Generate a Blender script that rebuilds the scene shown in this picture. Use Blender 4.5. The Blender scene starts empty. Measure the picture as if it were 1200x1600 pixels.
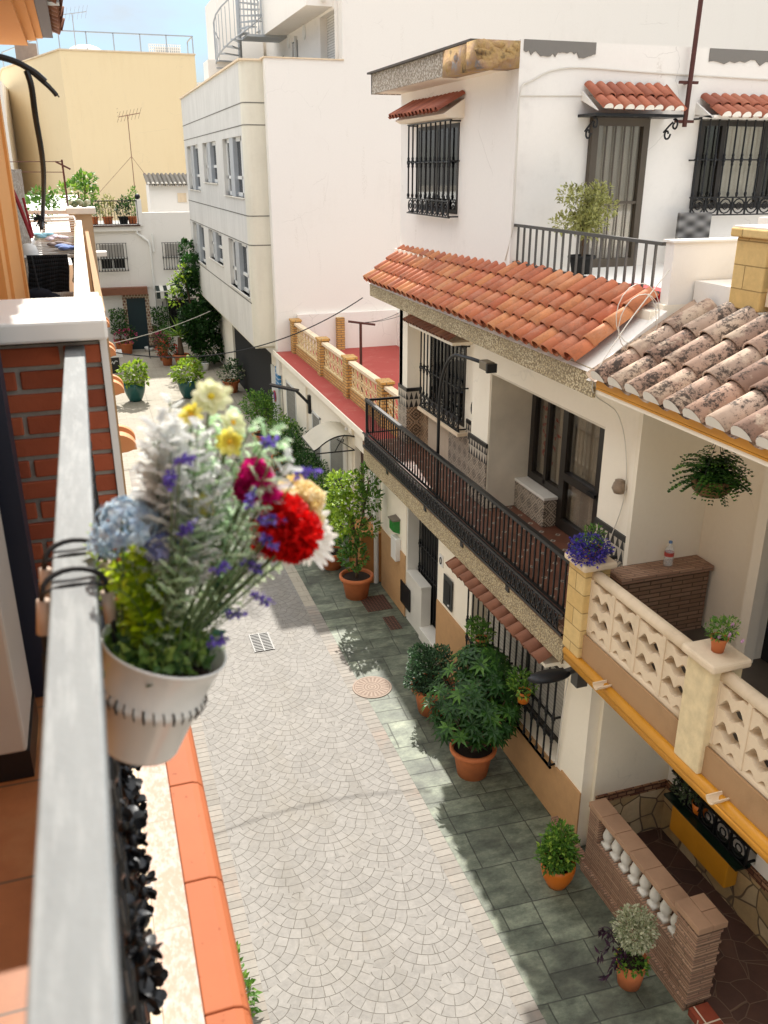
import bpy, bmesh, math, random
from mathutils import Vector, Matrix, Euler
R = math.radians
random.seed(7)
C = bpy.context.scene.collection
SC = bpy.context.scene

# ------------------------------------------------------------------ camera
cam = bpy.data.cameras.new("camera")
cam.sensor_fit = 'VERTICAL'; cam.sensor_height = 36.0
cam.lens = 36.0 * 1351.54 / 1600.0
cam.clip_start = 0.02; cam.clip_end = 600
cam.dof.use_dof = True; cam.dof.focus_distance = 13.0; cam.dof.aperture_fstop = 6.2
camo = bpy.data.objects.new("camera", cam); C.objects.link(camo)
camo.location = (0, 0, 7.0)
camo.rotation_euler = (R(90 - 21.614), 0, R(-18.36))
SC.camera = camo

# ------------------------------------------------------------------ sky, sun, exposure
SUN_X, SUN_Y = 0.165, 1.06                      # shift of a shadow per metre of height
elev = math.atan2(1.0, math.hypot(SUN_X, SUN_Y)); azim = math.atan2(SUN_X, SUN_Y)
W = bpy.data.worlds.new("World"); SC.world = W; W.use_nodes = True
wn = W.node_tree; bg = wn.nodes['Background']
sky = wn.nodes.new('ShaderNodeTexSky'); sky.sky_type = 'NISHITA'; sky.sun_disc = False
sky.sun_elevation = elev; sky.sun_rotation = azim
sky.air_density = 1.0; sky.dust_density = 0.4; sky.ozone_density = 1.0
tcw = wn.nodes.new('ShaderNodeTexCoord'); mpw = wn.nodes.new('ShaderNodeMapping')
mpw.inputs['Scale'].default_value = (1.3, 1.3, 3.6)
nzw = wn.nodes.new('ShaderNodeTexNoise'); nzw.inputs['Scale'].default_value = 2.1
nzw.inputs['Detail'].default_value = 7; nzw.inputs['Roughness'].default_value = .58
rpw = wn.nodes.new('ShaderNodeValToRGB')
rpw.color_ramp.elements[0].position = .42; rpw.color_ramp.elements[1].position = .68
mxw = wn.nodes.new('ShaderNodeMix'); mxw.data_type = 'RGBA'
wn.links.new(tcw.outputs['Generated'], mpw.inputs[0]); wn.links.new(mpw.outputs[0], nzw.inputs['Vector'])
wn.links.new(nzw.outputs['Fac'], rpw.inputs[0]); 
czw = wn.nodes.new('ShaderNodeSeparateXYZ'); wn.links.new(tcw.outputs['Generated'], czw.inputs[0])
cvw = wn.nodes.new('ShaderNodeMapRange'); cvw.interpolation_type = 'SMOOTHSTEP'; wn.links.new(czw.outputs['Z'], cvw.inputs[0]); cvw.inputs[1].default_value = .2; cvw.inputs[2].default_value = .55; cvw.inputs[4].default_value = .85   # unseen cloud deck added overhead to whiten and warm the fill light
cxw = wn.nodes.new('ShaderNodeMath'); cxw.operation = 'MAXIMUM'; wn.links.new(rpw.outputs[0], cxw.inputs[0]); wn.links.new(cvw.outputs[0], cxw.inputs[1])
wn.links.new(cxw.outputs[0], mxw.inputs['Factor'])
sxw = wn.nodes.new('ShaderNodeSeparateXYZ'); wn.links.new(tcw.outputs['Generated'], sxw.inputs[0])
elw = wn.nodes.new('ShaderNodeMapRange'); elw.interpolation_type = 'SMOOTHSTEP'; wn.links.new(sxw.outputs['Z'], elw.inputs[0])
elw.inputs[1].default_value = .12; elw.inputs[2].default_value = .75; elw.inputs[3].default_value = 2.2; elw.inputs[4].default_value = 7.6   # unseen high cloud brightened for fill light, duller towards the horizon
cmw = wn.nodes.new('ShaderNodeCombineColor')
for i in range(3):
    mm_ = wn.nodes.new('ShaderNodeMath'); mm_.operation = 'MULTIPLY'; mm_.inputs[1].default_value = (1.0, .985, .958)[i]; wn.links.new(elw.outputs[0], mm_.inputs[0]); wn.links.new(mm_.outputs[0], cmw.inputs[i])
hzw = wn.nodes.new('ShaderNodeMapRange'); wn.links.new(sxw.outputs['Z'], hzw.inputs[0]); hzw.inputs[1].default_value = .05; hzw.inputs[2].default_value = .6; hzw.inputs[3].default_value = .22; hzw.inputs[4].default_value = 1.0
scw = wn.nodes.new('ShaderNodeVectorMath'); scw.operation = 'SCALE'; wn.links.new(sky.outputs[0], scw.inputs[0]); wn.links.new(hzw.outputs[0], scw.inputs['Scale'])
tiw = wn.nodes.new('ShaderNodeVectorMath'); tiw.operation = 'MULTIPLY'; tiw.inputs[1].default_value = (.9, .98, 1.07); wn.links.new(scw.outputs[0], tiw.inputs[0])
wn.links.new(tiw.outputs[0], mxw.inputs['A']); wn.links.new(cmw.outputs[0], mxw.inputs['B'])
wn.links.new(mxw.outputs['Result'], bg.inputs['Color'])
bg.inputs['Strength'].default_value = 0.15
sl = bpy.data.lights.new("sun", 'SUN'); sl.energy = 3.5; sl.angle = R(.5); sl.color = (1, .955, .88)
so = bpy.data.objects.new("sun", sl); C.objects.link(so); so.location = (6, 30, 40)
so.rotation_euler = Vector((-SUN_X, -SUN_Y, -1)).to_track_quat('-Z', 'Y').to_euler()
SC.view_settings.view_transform = 'Standard'; SC.view_settings.look = 'None'
SC.view_settings.gamma = 1; SC.view_settings.exposure = 1.15
SC.render.engine = 'CYCLES'
SC.cycles.max_bounces = 10; SC.cycles.diffuse_bounces = 7; SC.cycles.transparent_max_bounces = 24

# ------------------------------------------------------------------ mesh builder
class MB:
    def __init__(s): s.v = []; s.f = []; s.r = []
    def add(s, vs, fs, rnd=None):
        o = len(s.v); s.v += [tuple(p) for p in vs]
        rr = random.random() if rnd is None else rnd
        for f in fs: s.f.append([i + o for i in f]); s.r.append(rr)
        return s
    def box(s, x0, x1, y0, y1, z0, z1, rnd=None):
        vs = [(x, y, z) for z in (z0, z1) for y in (y0, y1) for x in (x0, x1)]
        return s.add(vs, [(0, 2, 3, 1), (4, 5, 7, 6), (0, 1, 5, 4), (2, 6, 7, 3), (0, 4, 6, 2), (1, 3, 7, 5)], rnd)
    def quad(s, a, b, c, d, rnd=None): return s.add([a, b, c, d], [(0, 1, 2, 3)], rnd)
    def bar(s, p, q, w, h=None, up=(0, 0, 1), rnd=None):
        p = Vector(p); q = Vector(q); h = h or w; d = (q - p)
        if d.length < 1e-6: return s
        d.normalize(); u = Vector(up)
        if abs(d.dot(u)) > .98: u = Vector((0, 1, 0))
        a = d.cross(u).normalized() * w / 2; b = a.cross(d).normalized() * h / 2
        vs = [e + i * a + j * b for e in (p, q) for i, j in ((-1, -1), (1, -1), (1, 1), (-1, 1))]
        return s.add(vs, [(3, 2, 1, 0), (4, 5, 6, 7), (0, 1, 5, 4), (1, 2, 6, 5), (2, 3, 7, 6), (3, 0, 4, 7)], rnd)
    def tube(s, pts, r, n=6, caps=True, rnd=None):
        pts = [Vector(p) for p in pts]; m = len(pts); vs = []; fs = []
        rs = r if isinstance(r, (list, tuple)) else [r] * m
        ref = None
        for i, p in enumerate(pts):
            d = (pts[min(i + 1, m - 1)] - pts[max(i - 1, 0)])
            d = d.normalized() if d.length > 1e-9 else Vector((0, 0, 1))
            if ref is None: ref = Vector((0, 0, 1)) if abs(d.z) < .9 else Vector((1, 0, 0))
            a = d.cross(ref); a = a.normalized() if a.length > 1e-6 else d.orthogonal().normalized()
            b = a.cross(d); ref = b
            for k in range(n):
                t = 2 * math.pi * k / n
                vs.append(p + (a * math.cos(t) + b * math.sin(t)) * rs[i])
        for i in range(m - 1):
            for k in range(n):
                k2 = (k + 1) % n
                fs.append((i * n + k, i * n + k2, (i + 1) * n + k2, (i + 1) * n + k))
        if caps: fs.append(tuple(range(n))[::-1]); fs.append(tuple(range((m - 1) * n, m * n)))
        return s.add(vs, fs, rnd)
    def lathe(s, c, prof, n=20, rnd=None, sx=1, sy=1):
        c = Vector(c); vs = []; fs = []
        for (r, z) in prof:
            for k in range(n):
                t = 2 * math.pi * k / n
                vs.append(c + Vector((r * math.cos(t) * sx, r * math.sin(t) * sy, z)))
        for i in range(len(prof) - 1):
            for k in range(n):
                k2 = (k + 1) % n
                fs.append((i * n + k, i * n + k2, (i + 1) * n + k2, (i + 1) * n + k))
        return s.add(vs, fs, rnd)
    def disc(s, c, r, n=20, rnd=None):
        c = Vector(c)
        return s.add([c + Vector((r * math.cos(2 * math.pi * k / n), r * math.sin(2 * math.pi * k / n), 0)) for k in range(n)], [tuple(range(n))], rnd)
    def prism(s, pts, axis, a, b, rnd=None):
        n = len(pts)
        def P(p, t):
            if axis == 'x': return (t, p[0], p[1])
            if axis == 'y': return (p[0], t, p[1])
            return (p[0], p[1], t)
        vs = [P(p, a) for p in pts] + [P(p, b) for p in pts]
        fs = [tuple(range(n))[::-1], tuple(range(n, 2 * n))] + [(i, (i + 1) % n, n + (i + 1) % n, n + i) for i in range(n)]
        return s.add(vs, fs, rnd)
    def ball(s, c, r, n=10, m=6, rnd=None):
        rx, ry, rz = r if isinstance(r, tuple) else (r, r, r)
        prof = [(math.sin(math.pi * i / m), -math.cos(math.pi * i / m)) for i in range(m + 1)]
        c = Vector(c); vs = []; fs = []
        for (q, z) in prof:
            for k in range(n):
                t = 2 * math.pi * k / n; vs.append(c + Vector((q * rx * math.cos(t), q * ry * math.sin(t), z * rz)))
        for i in range(m):
            for k in range(n):
                k2 = (k + 1) % n; fs.append((i * n + k, i * n + k2, (i + 1) * n + k2, (i + 1) * n + k))
        return s.add(vs, fs, rnd)
    def petal(s, p, d, nrm, l, w, cup=.2, rnd=None):
        p = Vector(p); d = Vector(d).normalized(); sd = d.cross(Vector(nrm))
        sd = sd.normalized() if sd.length > 1e-6 else d.orthogonal().normalized()
        up = sd.cross(d); vs = []
        for t, q in ((0, .18), (.4, .8), (.75, 1.0), (.93, .62), (1.0, .2)):
            c = p + d * l * t + up * l * cup * t * t; vs += [c - sd * w * q / 2 + up * w * .12 * q, c, c + sd * w * q / 2 + up * w * .12 * q]
        fs = []
        for i in range(4): fs += [(3 * i, 3 * i + 1, 3 * i + 4, 3 * i + 3), (3 * i + 1, 3 * i + 2, 3 * i + 5, 3 * i + 4)]
        return s.add(vs, fs, rnd)
    def leaf(s, p, d, nrm, l, w, bend=.15, rnd=None):
        p = Vector(p); d = Vector(d).normalized(); nrm = Vector(nrm)
        side = d.cross(nrm)
        side = side.normalized() if side.length > 1e-6 else d.orthogonal().normalized()
        up = side.cross(d)
        a = p; t = p + d * l - up * l * bend
        m1 = p + d * l * .45 + side * w / 2 + up * w * .15; m2 = p + d * l * .45 - side * w / 2 + up * w * .15
        mid = p + d * l * .5
        return s.add([a, m1, t, m2, mid], [(0, 1, 4), (1, 2, 4), (2, 3, 4), (3, 0, 4)], rnd)

ORG = {}
def rv(): 
    while True:
        v = Vector((random.uniform(-1, 1), random.uniform(-1, 1), random.uniform(-1, 1)))
        if .05 < v.length < 1: return v.normalized()
def tag(o, label=None, cat=None, group=None, kind=None):
    if label: o['label'] = label
    if cat: o['category'] = cat
    if group: o['group'] = group
    if kind: o['kind'] = kind
    return o
def thing(name, label, cat, loc, group=None):
    o = bpy.data.objects.new(name, None); o.empty_display_size = .1; C.objects.link(o)
    o.location = loc; ORG[o.name] = Vector(loc); tag(o, label, cat, group); return o
def build(mb, name, mat, parent=None, smooth=False, bevel=0, label=None, cat=None, group=None, kind=None, org=None):
    if parent: og = ORG[parent.name]
    elif org is not None: og = Vector(org)
    else:
        xs = [p[0] for p in mb.v]; ys = [p[1] for p in mb.v]; zs = [p[2] for p in mb.v]
        og = Vector(((min(xs) + max(xs)) / 2, (min(ys) + max(ys)) / 2, min(zs)))
    me = bpy.data.meshes.new(name)
    me.from_pydata([(p[0] - og.x, p[1] - og.y, p[2] - og.z) for p in mb.v], [], mb.f)
    a = me.attributes.new('rnd', 'FLOAT', 'FACE'); a.data.foreach_set('value', mb.r)
    if smooth: me.polygons.foreach_set('use_smooth', [True] * len(me.polygons))
    me.materials.append(mat); me.update()
    o = bpy.data.objects.new(name, me); C.objects.link(o)
    if parent: o.parent = parent
    else: o.location = og
    ORG[o.name] = og
    if bevel:
        b = o.modifiers.new('bevel', 'BEVEL'); b.width = bevel; b.segments = 2; b.limit_method = 'ANGLE'; b.angle_limit = R(40)
    if smooth == 'auto':
        pass
    tag(o, label, cat, group, kind)
    return o
def copy_tree(o, loc, label=None, parent=None):
    c = o.copy(); C.objects.link(c)
    if parent is None: c.location = loc
    else: c.parent = parent
    if label: c['label'] = label
    for ch in list(o.children): copy_tree(ch, None, None, c)
    return c

# ------------------------------------------------------------------ node helpers
def lin(h):
    h = h.lstrip('#'); out = []
    for i in (0, 2, 4):
        c = int(h[i:i + 2], 16) / 255.; out.append(c / 12.92 if c <= .04045 else ((c + .055) / 1.055) ** 2.4)
    return tuple(out)
class S:
    """a socket with arithmetic"""
    nt = None
    def __init__(s, sock): s.k = sock
    @staticmethod
    def m(op, *args):
        n = S.nt.nodes.new('ShaderNodeMath'); n.operation = op
        for i, a in enumerate(args):
            if isinstance(a, S): S.nt.links.new(a.k, n.inputs[i])
            else: n.inputs[i].default_value = a
        return S(n.outputs[0])
    def __add__(a, b): return S.m('ADD', a, b)
    __radd__ = __add__
    def __sub__(a, b): return S.m('SUBTRACT', a, b)
    def __rsub__(a, b): return S.m('SUBTRACT', b, a)
    def __mul__(a, b): return S.m('MULTIPLY', a, b)
    __rmul__ = __mul__
    def __truediv__(a, b): return S.m('DIVIDE', a, b)
    def floor(a): return S.m('FLOOR', a)
    def fract(a): return S.m('FRACT', a)
    def abs(a): return S.m('ABSOLUTE', a)
    def sqrt(a): return S.m('SQRT', a)
    def lt(a, b): return S.m('LESS_THAN', a, b)
    def gt(a, b): return S.m('GREATER_THAN', a, b)
    def min(a, b): return S.m('MINIMUM', a, b)
    def max(a, b): return S.m('MAXIMUM', a, b)
    def atan2(a, b): return S.m('ARCTAN2', a, b)
    def mod(a, b): return S.m('FLOORED_MODULO', a, b)
    def sin(a): return S.m('SINE', a)
def smooth(x, a, b):
    n = S.nt.nodes.new('ShaderNodeMapRange'); n.interpolation_type = 'SMOOTHSTEP'
    S.nt.links.new(x.k, n.inputs[0]); n.inputs[1].default_value = a; n.inputs[2].default_value = b
    return S(n.outputs[0])
def pos():
    g = S.nt.nodes.new('ShaderNodeNewGeometry'); x = S.nt.nodes.new('ShaderNodeSeparateXYZ')
    S.nt.links.new(g.outputs['Position'], x.inputs[0]); return S(x.outputs[0]), S(x.outputs[1]), S(x.outputs[2])
def vec(a, b, c=0.0):
    n = S.nt.nodes.new('ShaderNodeCombineXYZ')
    for i, q in enumerate((a, b, c)):
        if isinstance(q, S): S.nt.links.new(q.k, n.inputs[i])
        else: n.inputs[i].default_value = q
    return n.outputs[0]
def noise(scale, detail=4, rough=.55, v=None, stretch=None):
    n = S.nt.nodes.new('ShaderNodeTexNoise'); n.inputs['Scale'].default_value = scale
    n.inputs['Detail'].default_value = detail; n.inputs['Roughness'].default_value = rough
    if v is None:
        x, y, z = pos()
        st = stretch or (1, 1, 1)
        v = vec(x * st[0], y * st[1], z * st[2])
    S.nt.links.new(v, n.inputs['Vector']); return S(n.outputs[0])
def hashn(v):
    n = S.nt.nodes.new('ShaderNodeTexWhiteNoise'); n.noise_dimensions = '3D'; S.nt.links.new(v, n.inputs[0]); return S(n.outputs[0])
def voro(scale, feature='F1', v=None, out='Distance', rnd=1.0):
    n = S.nt.nodes.new('ShaderNodeTexVoronoi'); n.feature = feature; n.inputs['Scale'].default_value = scale
    n.inputs['Randomness'].default_value = rnd
    if v is None: x, y, z = pos(); v = vec(x, y, z)
    S.nt.links.new(v, n.inputs['Vector'])
    return n.outputs[out]
def ramp(f, stops):
    n = S.nt.nodes.new('ShaderNodeValToRGB'); e = n.color_ramp.elements
    while len(e) < len(stops): e.new(.5)
    for el, (p, c) in zip(e, stops): el.position = p; el.color = (*c, 1)
    S.nt.links.new(f.k, n.inputs[0]); return n.outputs[0]
def mix(f, a, b, mode='MIX'):
    n = S.nt.nodes.new('ShaderNodeMix'); n.data_type = 'RGBA'; n.blend_type = mode
    for q, i in ((f, 'Factor'), (a, 'A'), (b, 'B')):
        if isinstance(q, S): q = q.k
        if isinstance(q, (tuple, list)): n.inputs[i].default_value = (*q[:3], 1)
        elif isinstance(q, (int, float)): n.inputs[i].default_value = q
        else: S.nt.links.new(q, n.inputs[i])
    return n.outputs['Result']
def attr(name='rnd'):
    n = S.nt.nodes.new('ShaderNodeAttribute'); n.attribute_name = name; return S(n.outputs['Fac'])
def scol(col, f):           # colour * scalar
    n = S.nt.nodes.new('ShaderNodeVectorMath'); n.operation = 'SCALE'
    if isinstance(col, (tuple, list)): n.inputs[0].default_value = col[:3]
    else: S.nt.links.new(col, n.inputs[0])
    if isinstance(f, S): S.nt.links.new(f.k, n.inputs['Scale'])
    else: n.inputs['Scale'].default_value = f
    return n.outputs[0]
def newmat(name):
    m = bpy.data.materials.new(name); m.use_nodes = True; S.nt = m.node_tree
    return m, m.node_tree.nodes['Principled BSDF']
def finish(m, b, col, rough=.8, bump=None, bstr=.3, bdist=.01, metal=0, spec=None):
    nt = m.node_tree
    if isinstance(col, (tuple, list)): b.inputs['Base Color'].default_value = (*col[:3], 1)
    else: nt.links.new(col, b.inputs['Base Color'])
    if isinstance(rough, S): nt.links.new(rough.k, b.inputs['Roughness'])
    else: b.inputs['Roughness'].default_value = rough
    b.inputs['Metallic'].default_value = metal
    if spec is not None: b.inputs['Specular IOR Level'].default_value = spec
    if bump is not None:
        n = nt.nodes.new('ShaderNodeBump'); n.inputs['Strength'].default_value = bstr; n.inputs['Distance'].default_value = bdist
        nt.links.new(bump.k, n.inputs['Height']); nt.links.new(n.outputs[0], b.inputs['Normal'])
    return m

def m_plain(name, c, rough=.6, var=.12, scale=6, bump=.15, bs=40, metal=0, spec=None, rndvar=0):
    m, b = newmat(name); c = lin(c) if isinstance(c, str) else c
    f = noise(scale, 5) * (2 * var) + (1 - var)
    if rndvar: f = f * (attr() * (2 * rndvar) + (1 - rndvar))
    return finish(m, b, scol(c, f), rough, noise(bs, 3) if bump else None, bump, .004, metal, spec)
def m_plaster(name, c, dirt=.25, dc='#8d8577', bump=.25, streak=.5, scale=1.2):
    m, b = newmat(name); c = lin(c)
    n1 = noise(scale, 6, .6); st = noise(2.2, 4, .6, stretch=(2.2, 2.2, .22)); n2 = noise(9, 5, .7)
    f = smooth(n1 * .55 + st * streak * .6 + n2 * .2, .52, .86) * dirt
    col = mix(f, c, lin(dc)); col = scol(col, noise(25, 3) * .05 + .975)
    x, y, z = pos(); w1 = noise(3, 3) * .35
    cr = 1.0 - smooth(S(voro(.8, 'DISTANCE_TO_EDGE', vec(x + w1, y + w1, z + w1))), .0, .006)
    col = mix(cr * smooth(noise(.9, 2), .54, .6) * min(.3, dirt * .5), col, lin('#857c70'))
    col = mix(smooth(noise(1.7, 3, .5, stretch=(3, 3, .5)), .64, .72) * smooth(noise(30, 3), .45, .6) * dirt * .5, col, lin('#a89c8a'))
    return finish(m, b, col, .88, noise(60, 4, .6) * .5 + noise(6, 3) * .6, bump, .006)
def m_brick(name, c1, c2, mortar, bw=.24, bh=.07, ms=.01, uv='xyz', bump=.6, rough=.85, spec=None):
    m, b = newmat(name); x, y, z = pos()
    gn = S.nt.nodes.new('ShaderNodeNewGeometry'); sn = S.nt.nodes.new('ShaderNodeSeparateXYZ'); S.nt.links.new(gn.outputs['True Normal'], sn.inputs[0])
    fl = S(sn.outputs[2]).abs().gt(.7); nf = 1.0 - fl
    n = S.nt.nodes.new('ShaderNodeTexBrick'); S.nt.links.new(vec((x + y) * nf + x * fl, z * nf + y * fl), n.inputs['Vector'])
    n.inputs['Scale'].default_value = 1; n.inputs['Brick Width'].default_value = bw; n.inputs['Row Height'].default_value = bh
    n.inputs['Mortar Size'].default_value = ms; n.inputs['Mortar Smooth'].default_value = .25
    n.inputs['Color1'].default_value = (*lin(c1), 1); n.inputs['Color2'].default_value = (*lin(c2), 1)
    n.inputs['Mortar'].default_value = (*lin(mortar), 1); n.inputs['Bias'].default_value = -.1
    col = scol(n.outputs['Color'], noise(14, 5, .7) * .5 + .75)
    h = 1.0 - S(n.outputs['Fac']) + noise(40, 4) * .35
    return finish(m, b, col, rough, h, bump, .008, 0, spec)
def m_tile(name, cols, rough=.75, moss=0, mossc='#2b2622'):
    m, b = newmat(name)
    col = ramp(attr(), [(i / max(1, len(cols) - 1), lin(c)) for i, c in enumerate(cols)])
    col = scol(col, noise(7, 5, .65) * .7 + .65)
    if moss:
        f = smooth(noise(4.5, 7, .75) * .68 + noise(40, 4, .8) * .42, .54, .63) * moss
        col = mix(f, col, lin(mossc))
        lich = smooth(noise(4, 6, .7), .5, .6) * (.75 if moss > .5 else .12)
        col = mix(lich * (1.0 - f), col, lin('#c9b49c'))
    return finish(m, b, col, rough, noise(50, 4), .25, .004)
def m_leaf(name, cols, rough=.45, trans=.35, spec=.4):
    m, b = newmat(name); nt = m.node_tree
    col = ramp(attr(), [(i / max(1, len(cols) - 1), lin(c)) for i, c in enumerate(cols)])
    finish(m, b, col, rough, None, 0, 0, 0, spec)
    t = nt.nodes.new('ShaderNodeBsdfTranslucent'); g = nt.nodes.new('ShaderNodeMixShader'); g.inputs[0].default_value = trans
    tc = mix(.35, col, lin('#b8c23a'), 'MULTIPLY') if False else col
    nt.links.new(tc, t.inputs[0])
    nt.links.new(b.outputs[0], g.inputs[1]); nt.links.new(t.outputs[0], g.inputs[2])
    nt.links.new(g.outputs[0], nt.nodes['Material Output'].inputs[0]); return m
def m_glass(name, tint=(.88, .87, .84), fac=.22):
    m, b = newmat(name); nt = m.node_tree
    t = nt.nodes.new('ShaderNodeBsdfTransparent'); t.inputs[0].default_value = (*tint, 1)
    gl = nt.nodes.new('ShaderNodeBsdfGlossy'); gl.inputs['Roughness'].default_value = .03
    fr = nt.nodes.new('ShaderNodeLayerWeight'); fr.inputs[0].default_value = .5; q = S(fr.outputs['Facing']); q2 = q * q
    a = q2 * q2 * q * .8 + (.04 + fac * .2)
    x = nt.nodes.new('ShaderNodeMixShader'); nt.links.new(a.k, x.inputs[0])
    nt.links.new(t.outputs[0], x.inputs[1]); nt.links.new(gl.outputs[0], x.inputs[2])
    nt.links.new(x.outputs[0], nt.nodes['Material Output'].inputs[0]); return m
def m_moor(name, pitch=.2, dark='#23201f', mid='#7d6a55', light='#b9ad9b'):
    """Moorish star tile"""
    m, b = newmat(name); x, y, z = pos(); u = (x + y) / pitch; v = z / pitch
    fu = (u.fract() - .5).abs(); fv = (v.fract() - .5).abs()
    r = (fu * fu + fv * fv).sqrt(); ang = fv.atan2(fu)
    star = (ang * 8.0).sin().abs() * .12 + .16
    ring = ((r - star).abs()).lt(.035)
    core = r.lt(.1)
    d1 = (fu + fv); diam = ((d1 * 4.0).fract() - .5).abs().lt(.14)
    lat = ((fu - fv) * 5.0).fract().gt(.62)
    f = ring.max(diam).max(core * .6)
    col = mix(lat * .75, lin(light), lin(mid)); col = mix(f * .92, col, lin(dark))
    edge = (u.fract() - .5).abs().gt(.485).max((v.fract() - .5).abs().gt(.485))
    col = mix(edge * .6, col, lin('#a79c8b'))
    col = scol(col, noise(3, 4) * .3 + .85)
    return finish(m, b, col, .35)
def m_frieze(name):
    """black and white merlon border: origin by world z is set through attribute-free fract of z"""
    m, b = newmat(name); x, y, z = pos(); u = ((x + y) / .085).fract() - .5
    w = (z / .13).fract()
    tri = (u.abs() * 2.0 + w * .9).lt(.85)
    col = mix(tri, lin('#b3a999'), lin('#1c1b1d'))
    return finish(m, b, col, .35)
def m_pebble(name, c1, c2, c3, scale=34, bump=.8):
    m, b = newmat(name)
    d = S(voro(scale)); cid = S.nt.nodes.new('ShaderNodeSeparateColor')
    S.nt.links.new(voro(scale, out='Color'), cid.inputs[0]); k = S(cid.outputs[0])
    col = ramp(k, [(0, lin(c1)), (.5, lin(c2)), (1, lin(c3))])
    col = mix(smooth(d, .32, .62) * .75, col, lin('#6a5a43')); col = scol(col, noise(2, 4) * .4 + .8)
    return finish(m, b, col, .85, 1.0 - d, bump, .01)
def m_crazy(name, cols, mortar, scale=3.2, mw=.028, plane='z'):
    m, b = newmat(name); x, y, z = pos()
    n1 = noise(1.3, 2)
    v = vec(x + n1 * .3, y + n1 * .2, z)
    e = S(voro(scale, 'DISTANCE_TO_EDGE', v)); cid = S.nt.nodes.new('ShaderNodeSeparateColor')
    S.nt.links.new(voro(scale, 'F1', v, 'Color'), cid.inputs[0])
    col = ramp(S(cid.outputs[0]), [(i / (len(cols) - 1), lin(c)) for i, c in enumerate(cols)])
    col = scol(col, noise(6, 5, .7) * .8 + .6)
    f = smooth(e, mw * .6, mw * 1.5)
    col = mix(f, lin(mortar), col)
    return finish(m, b, col, .8, f + noise(20, 4) * .3, .6, .012)
def m_curtain(name, c, dens=26, dark=.35):
    m, b = newmat(name); c = lin(c); x, y, z = pos(); u = x + y
    w = (u * dens + noise(2, 2) * 3.0).sin() * .5 + .5
    lace = S(voro(60)); 
    col = mix(w * dark, c, tuple(q * .4 for q in c)); col = mix(smooth(lace, .2, .5) * dark * .6, col, tuple(q * .4 for q in c))  # fold shade painted in as dark stripes, plus the lace pattern
    return finish(m, b, col, .9, w, .15, .01)
# ------------------------------------------------------------------ ground materials
def m_fan():
    m, b = newmat('cobble_fans'); x, y, z = pos(); RR = .56; NR = 4.8; HH = .62
    wob = noise(1.1, 2) * .05
    u = (x - .77) / RR + wob; v = (y * -1.0) / (RR * HH) + wob + .35
    j = v.floor(); f = v - j; p = j.mod(2.0)
    da = (u - p + 1.0).mod(2.0) - 1.0; db = (u - p).mod(2.0) - 1.0      # offsets from the centres of even and odd rows
    fa = f * HH; fb = (f + 1.0) * HH; fc = (f - 1.0) * HH
    dA = (da * da + fa * fa).sqrt(); dB = (db * db + fb * fb).sqrt(); dC = (db * db + fc * fc).sqrt()
    wB = dB.lt(1.0); wA = dA.lt(1.0) * (1.0 - wB); wC = (1.0 - wB) * (1.0 - wA)
    d = dA * wA + dB * wB + dC * wC
    ang = da.atan2(fa) * wA + db.atan2(fb) * wB + db.atan2(fc) * wC
    jj = j + wC - wB; no = wC
    ring = d * NR; ri = ring.floor(); rf = ring - ri
    hs = hashn(vec(ri, jj, u.floor()))
    st = ang * (ri + .6) * 1.02 + hs * 3.0; si = st.floor(); sf = st - si
    e1 = (rf - .5).abs(); e2 = (sf - .5).abs()
    wig = noise(26, 3) * .05
    w = e1.max(e2 - .006) + wig
    jt = smooth(w, .478, .518)
    idc = hashn(vec(si, ri, jj * 3.1 + no))
    col = scol(lin('#8f8b85'), idc * .14 + noise(.9, 5, .6) * .3 + noise(17, 5, .7) * .55 + .36)
    stain = smooth(noise(.55, 6, .65, stretch=(1.6, .7, 1)), .5, .72)
    col = mix(stain * .35, col, lin('#7f7767'))
    col = mix(smooth(noise(3.1, 5, .7), .6, .75) * .25, col, lin('#8f7f6c'))
    tr = smooth(noise(.8, 4, .6, stretch=(2.2, .25, 1)), .5, .68); col = mix(tr * .22, col, lin('#6f695e')); col = mix(smooth(noise(34, 2), .73, .78) * .5, col, lin('#57503f'))
    col = mix(jt * (noise(2.2, 4) * .6 + .6).min(1.0), col, lin('#544f45'))
    return finish(m, b, col, .8, (1.0 - jt) + noise(30, 4) * .5 + idc * .25, .45, .008)
def m_strip():
    m, b = newmat('paver_strip'); x, y, z = pos()
    r = y / .095; i = r.floor(); f = (r - i - .5).abs() + noise(20, 3) * .06
    jt = smooth(f, .455, .52); h = hashn(vec(i, x.gt(2.0)))
    col = scol(lin('#918b82'), h * .25 + noise(15, 5, .7) * .5 + .5)
    col = mix(smooth(noise(1.6, 4), .5, .7) * .4, col, lin('#a08a7a'))
    col = mix(jt * .85, col, lin('#4d463b'))
    return finish(m, b, col, .8, (1.0 - jt) + noise(30, 4) * .4, .5, .008)
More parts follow.
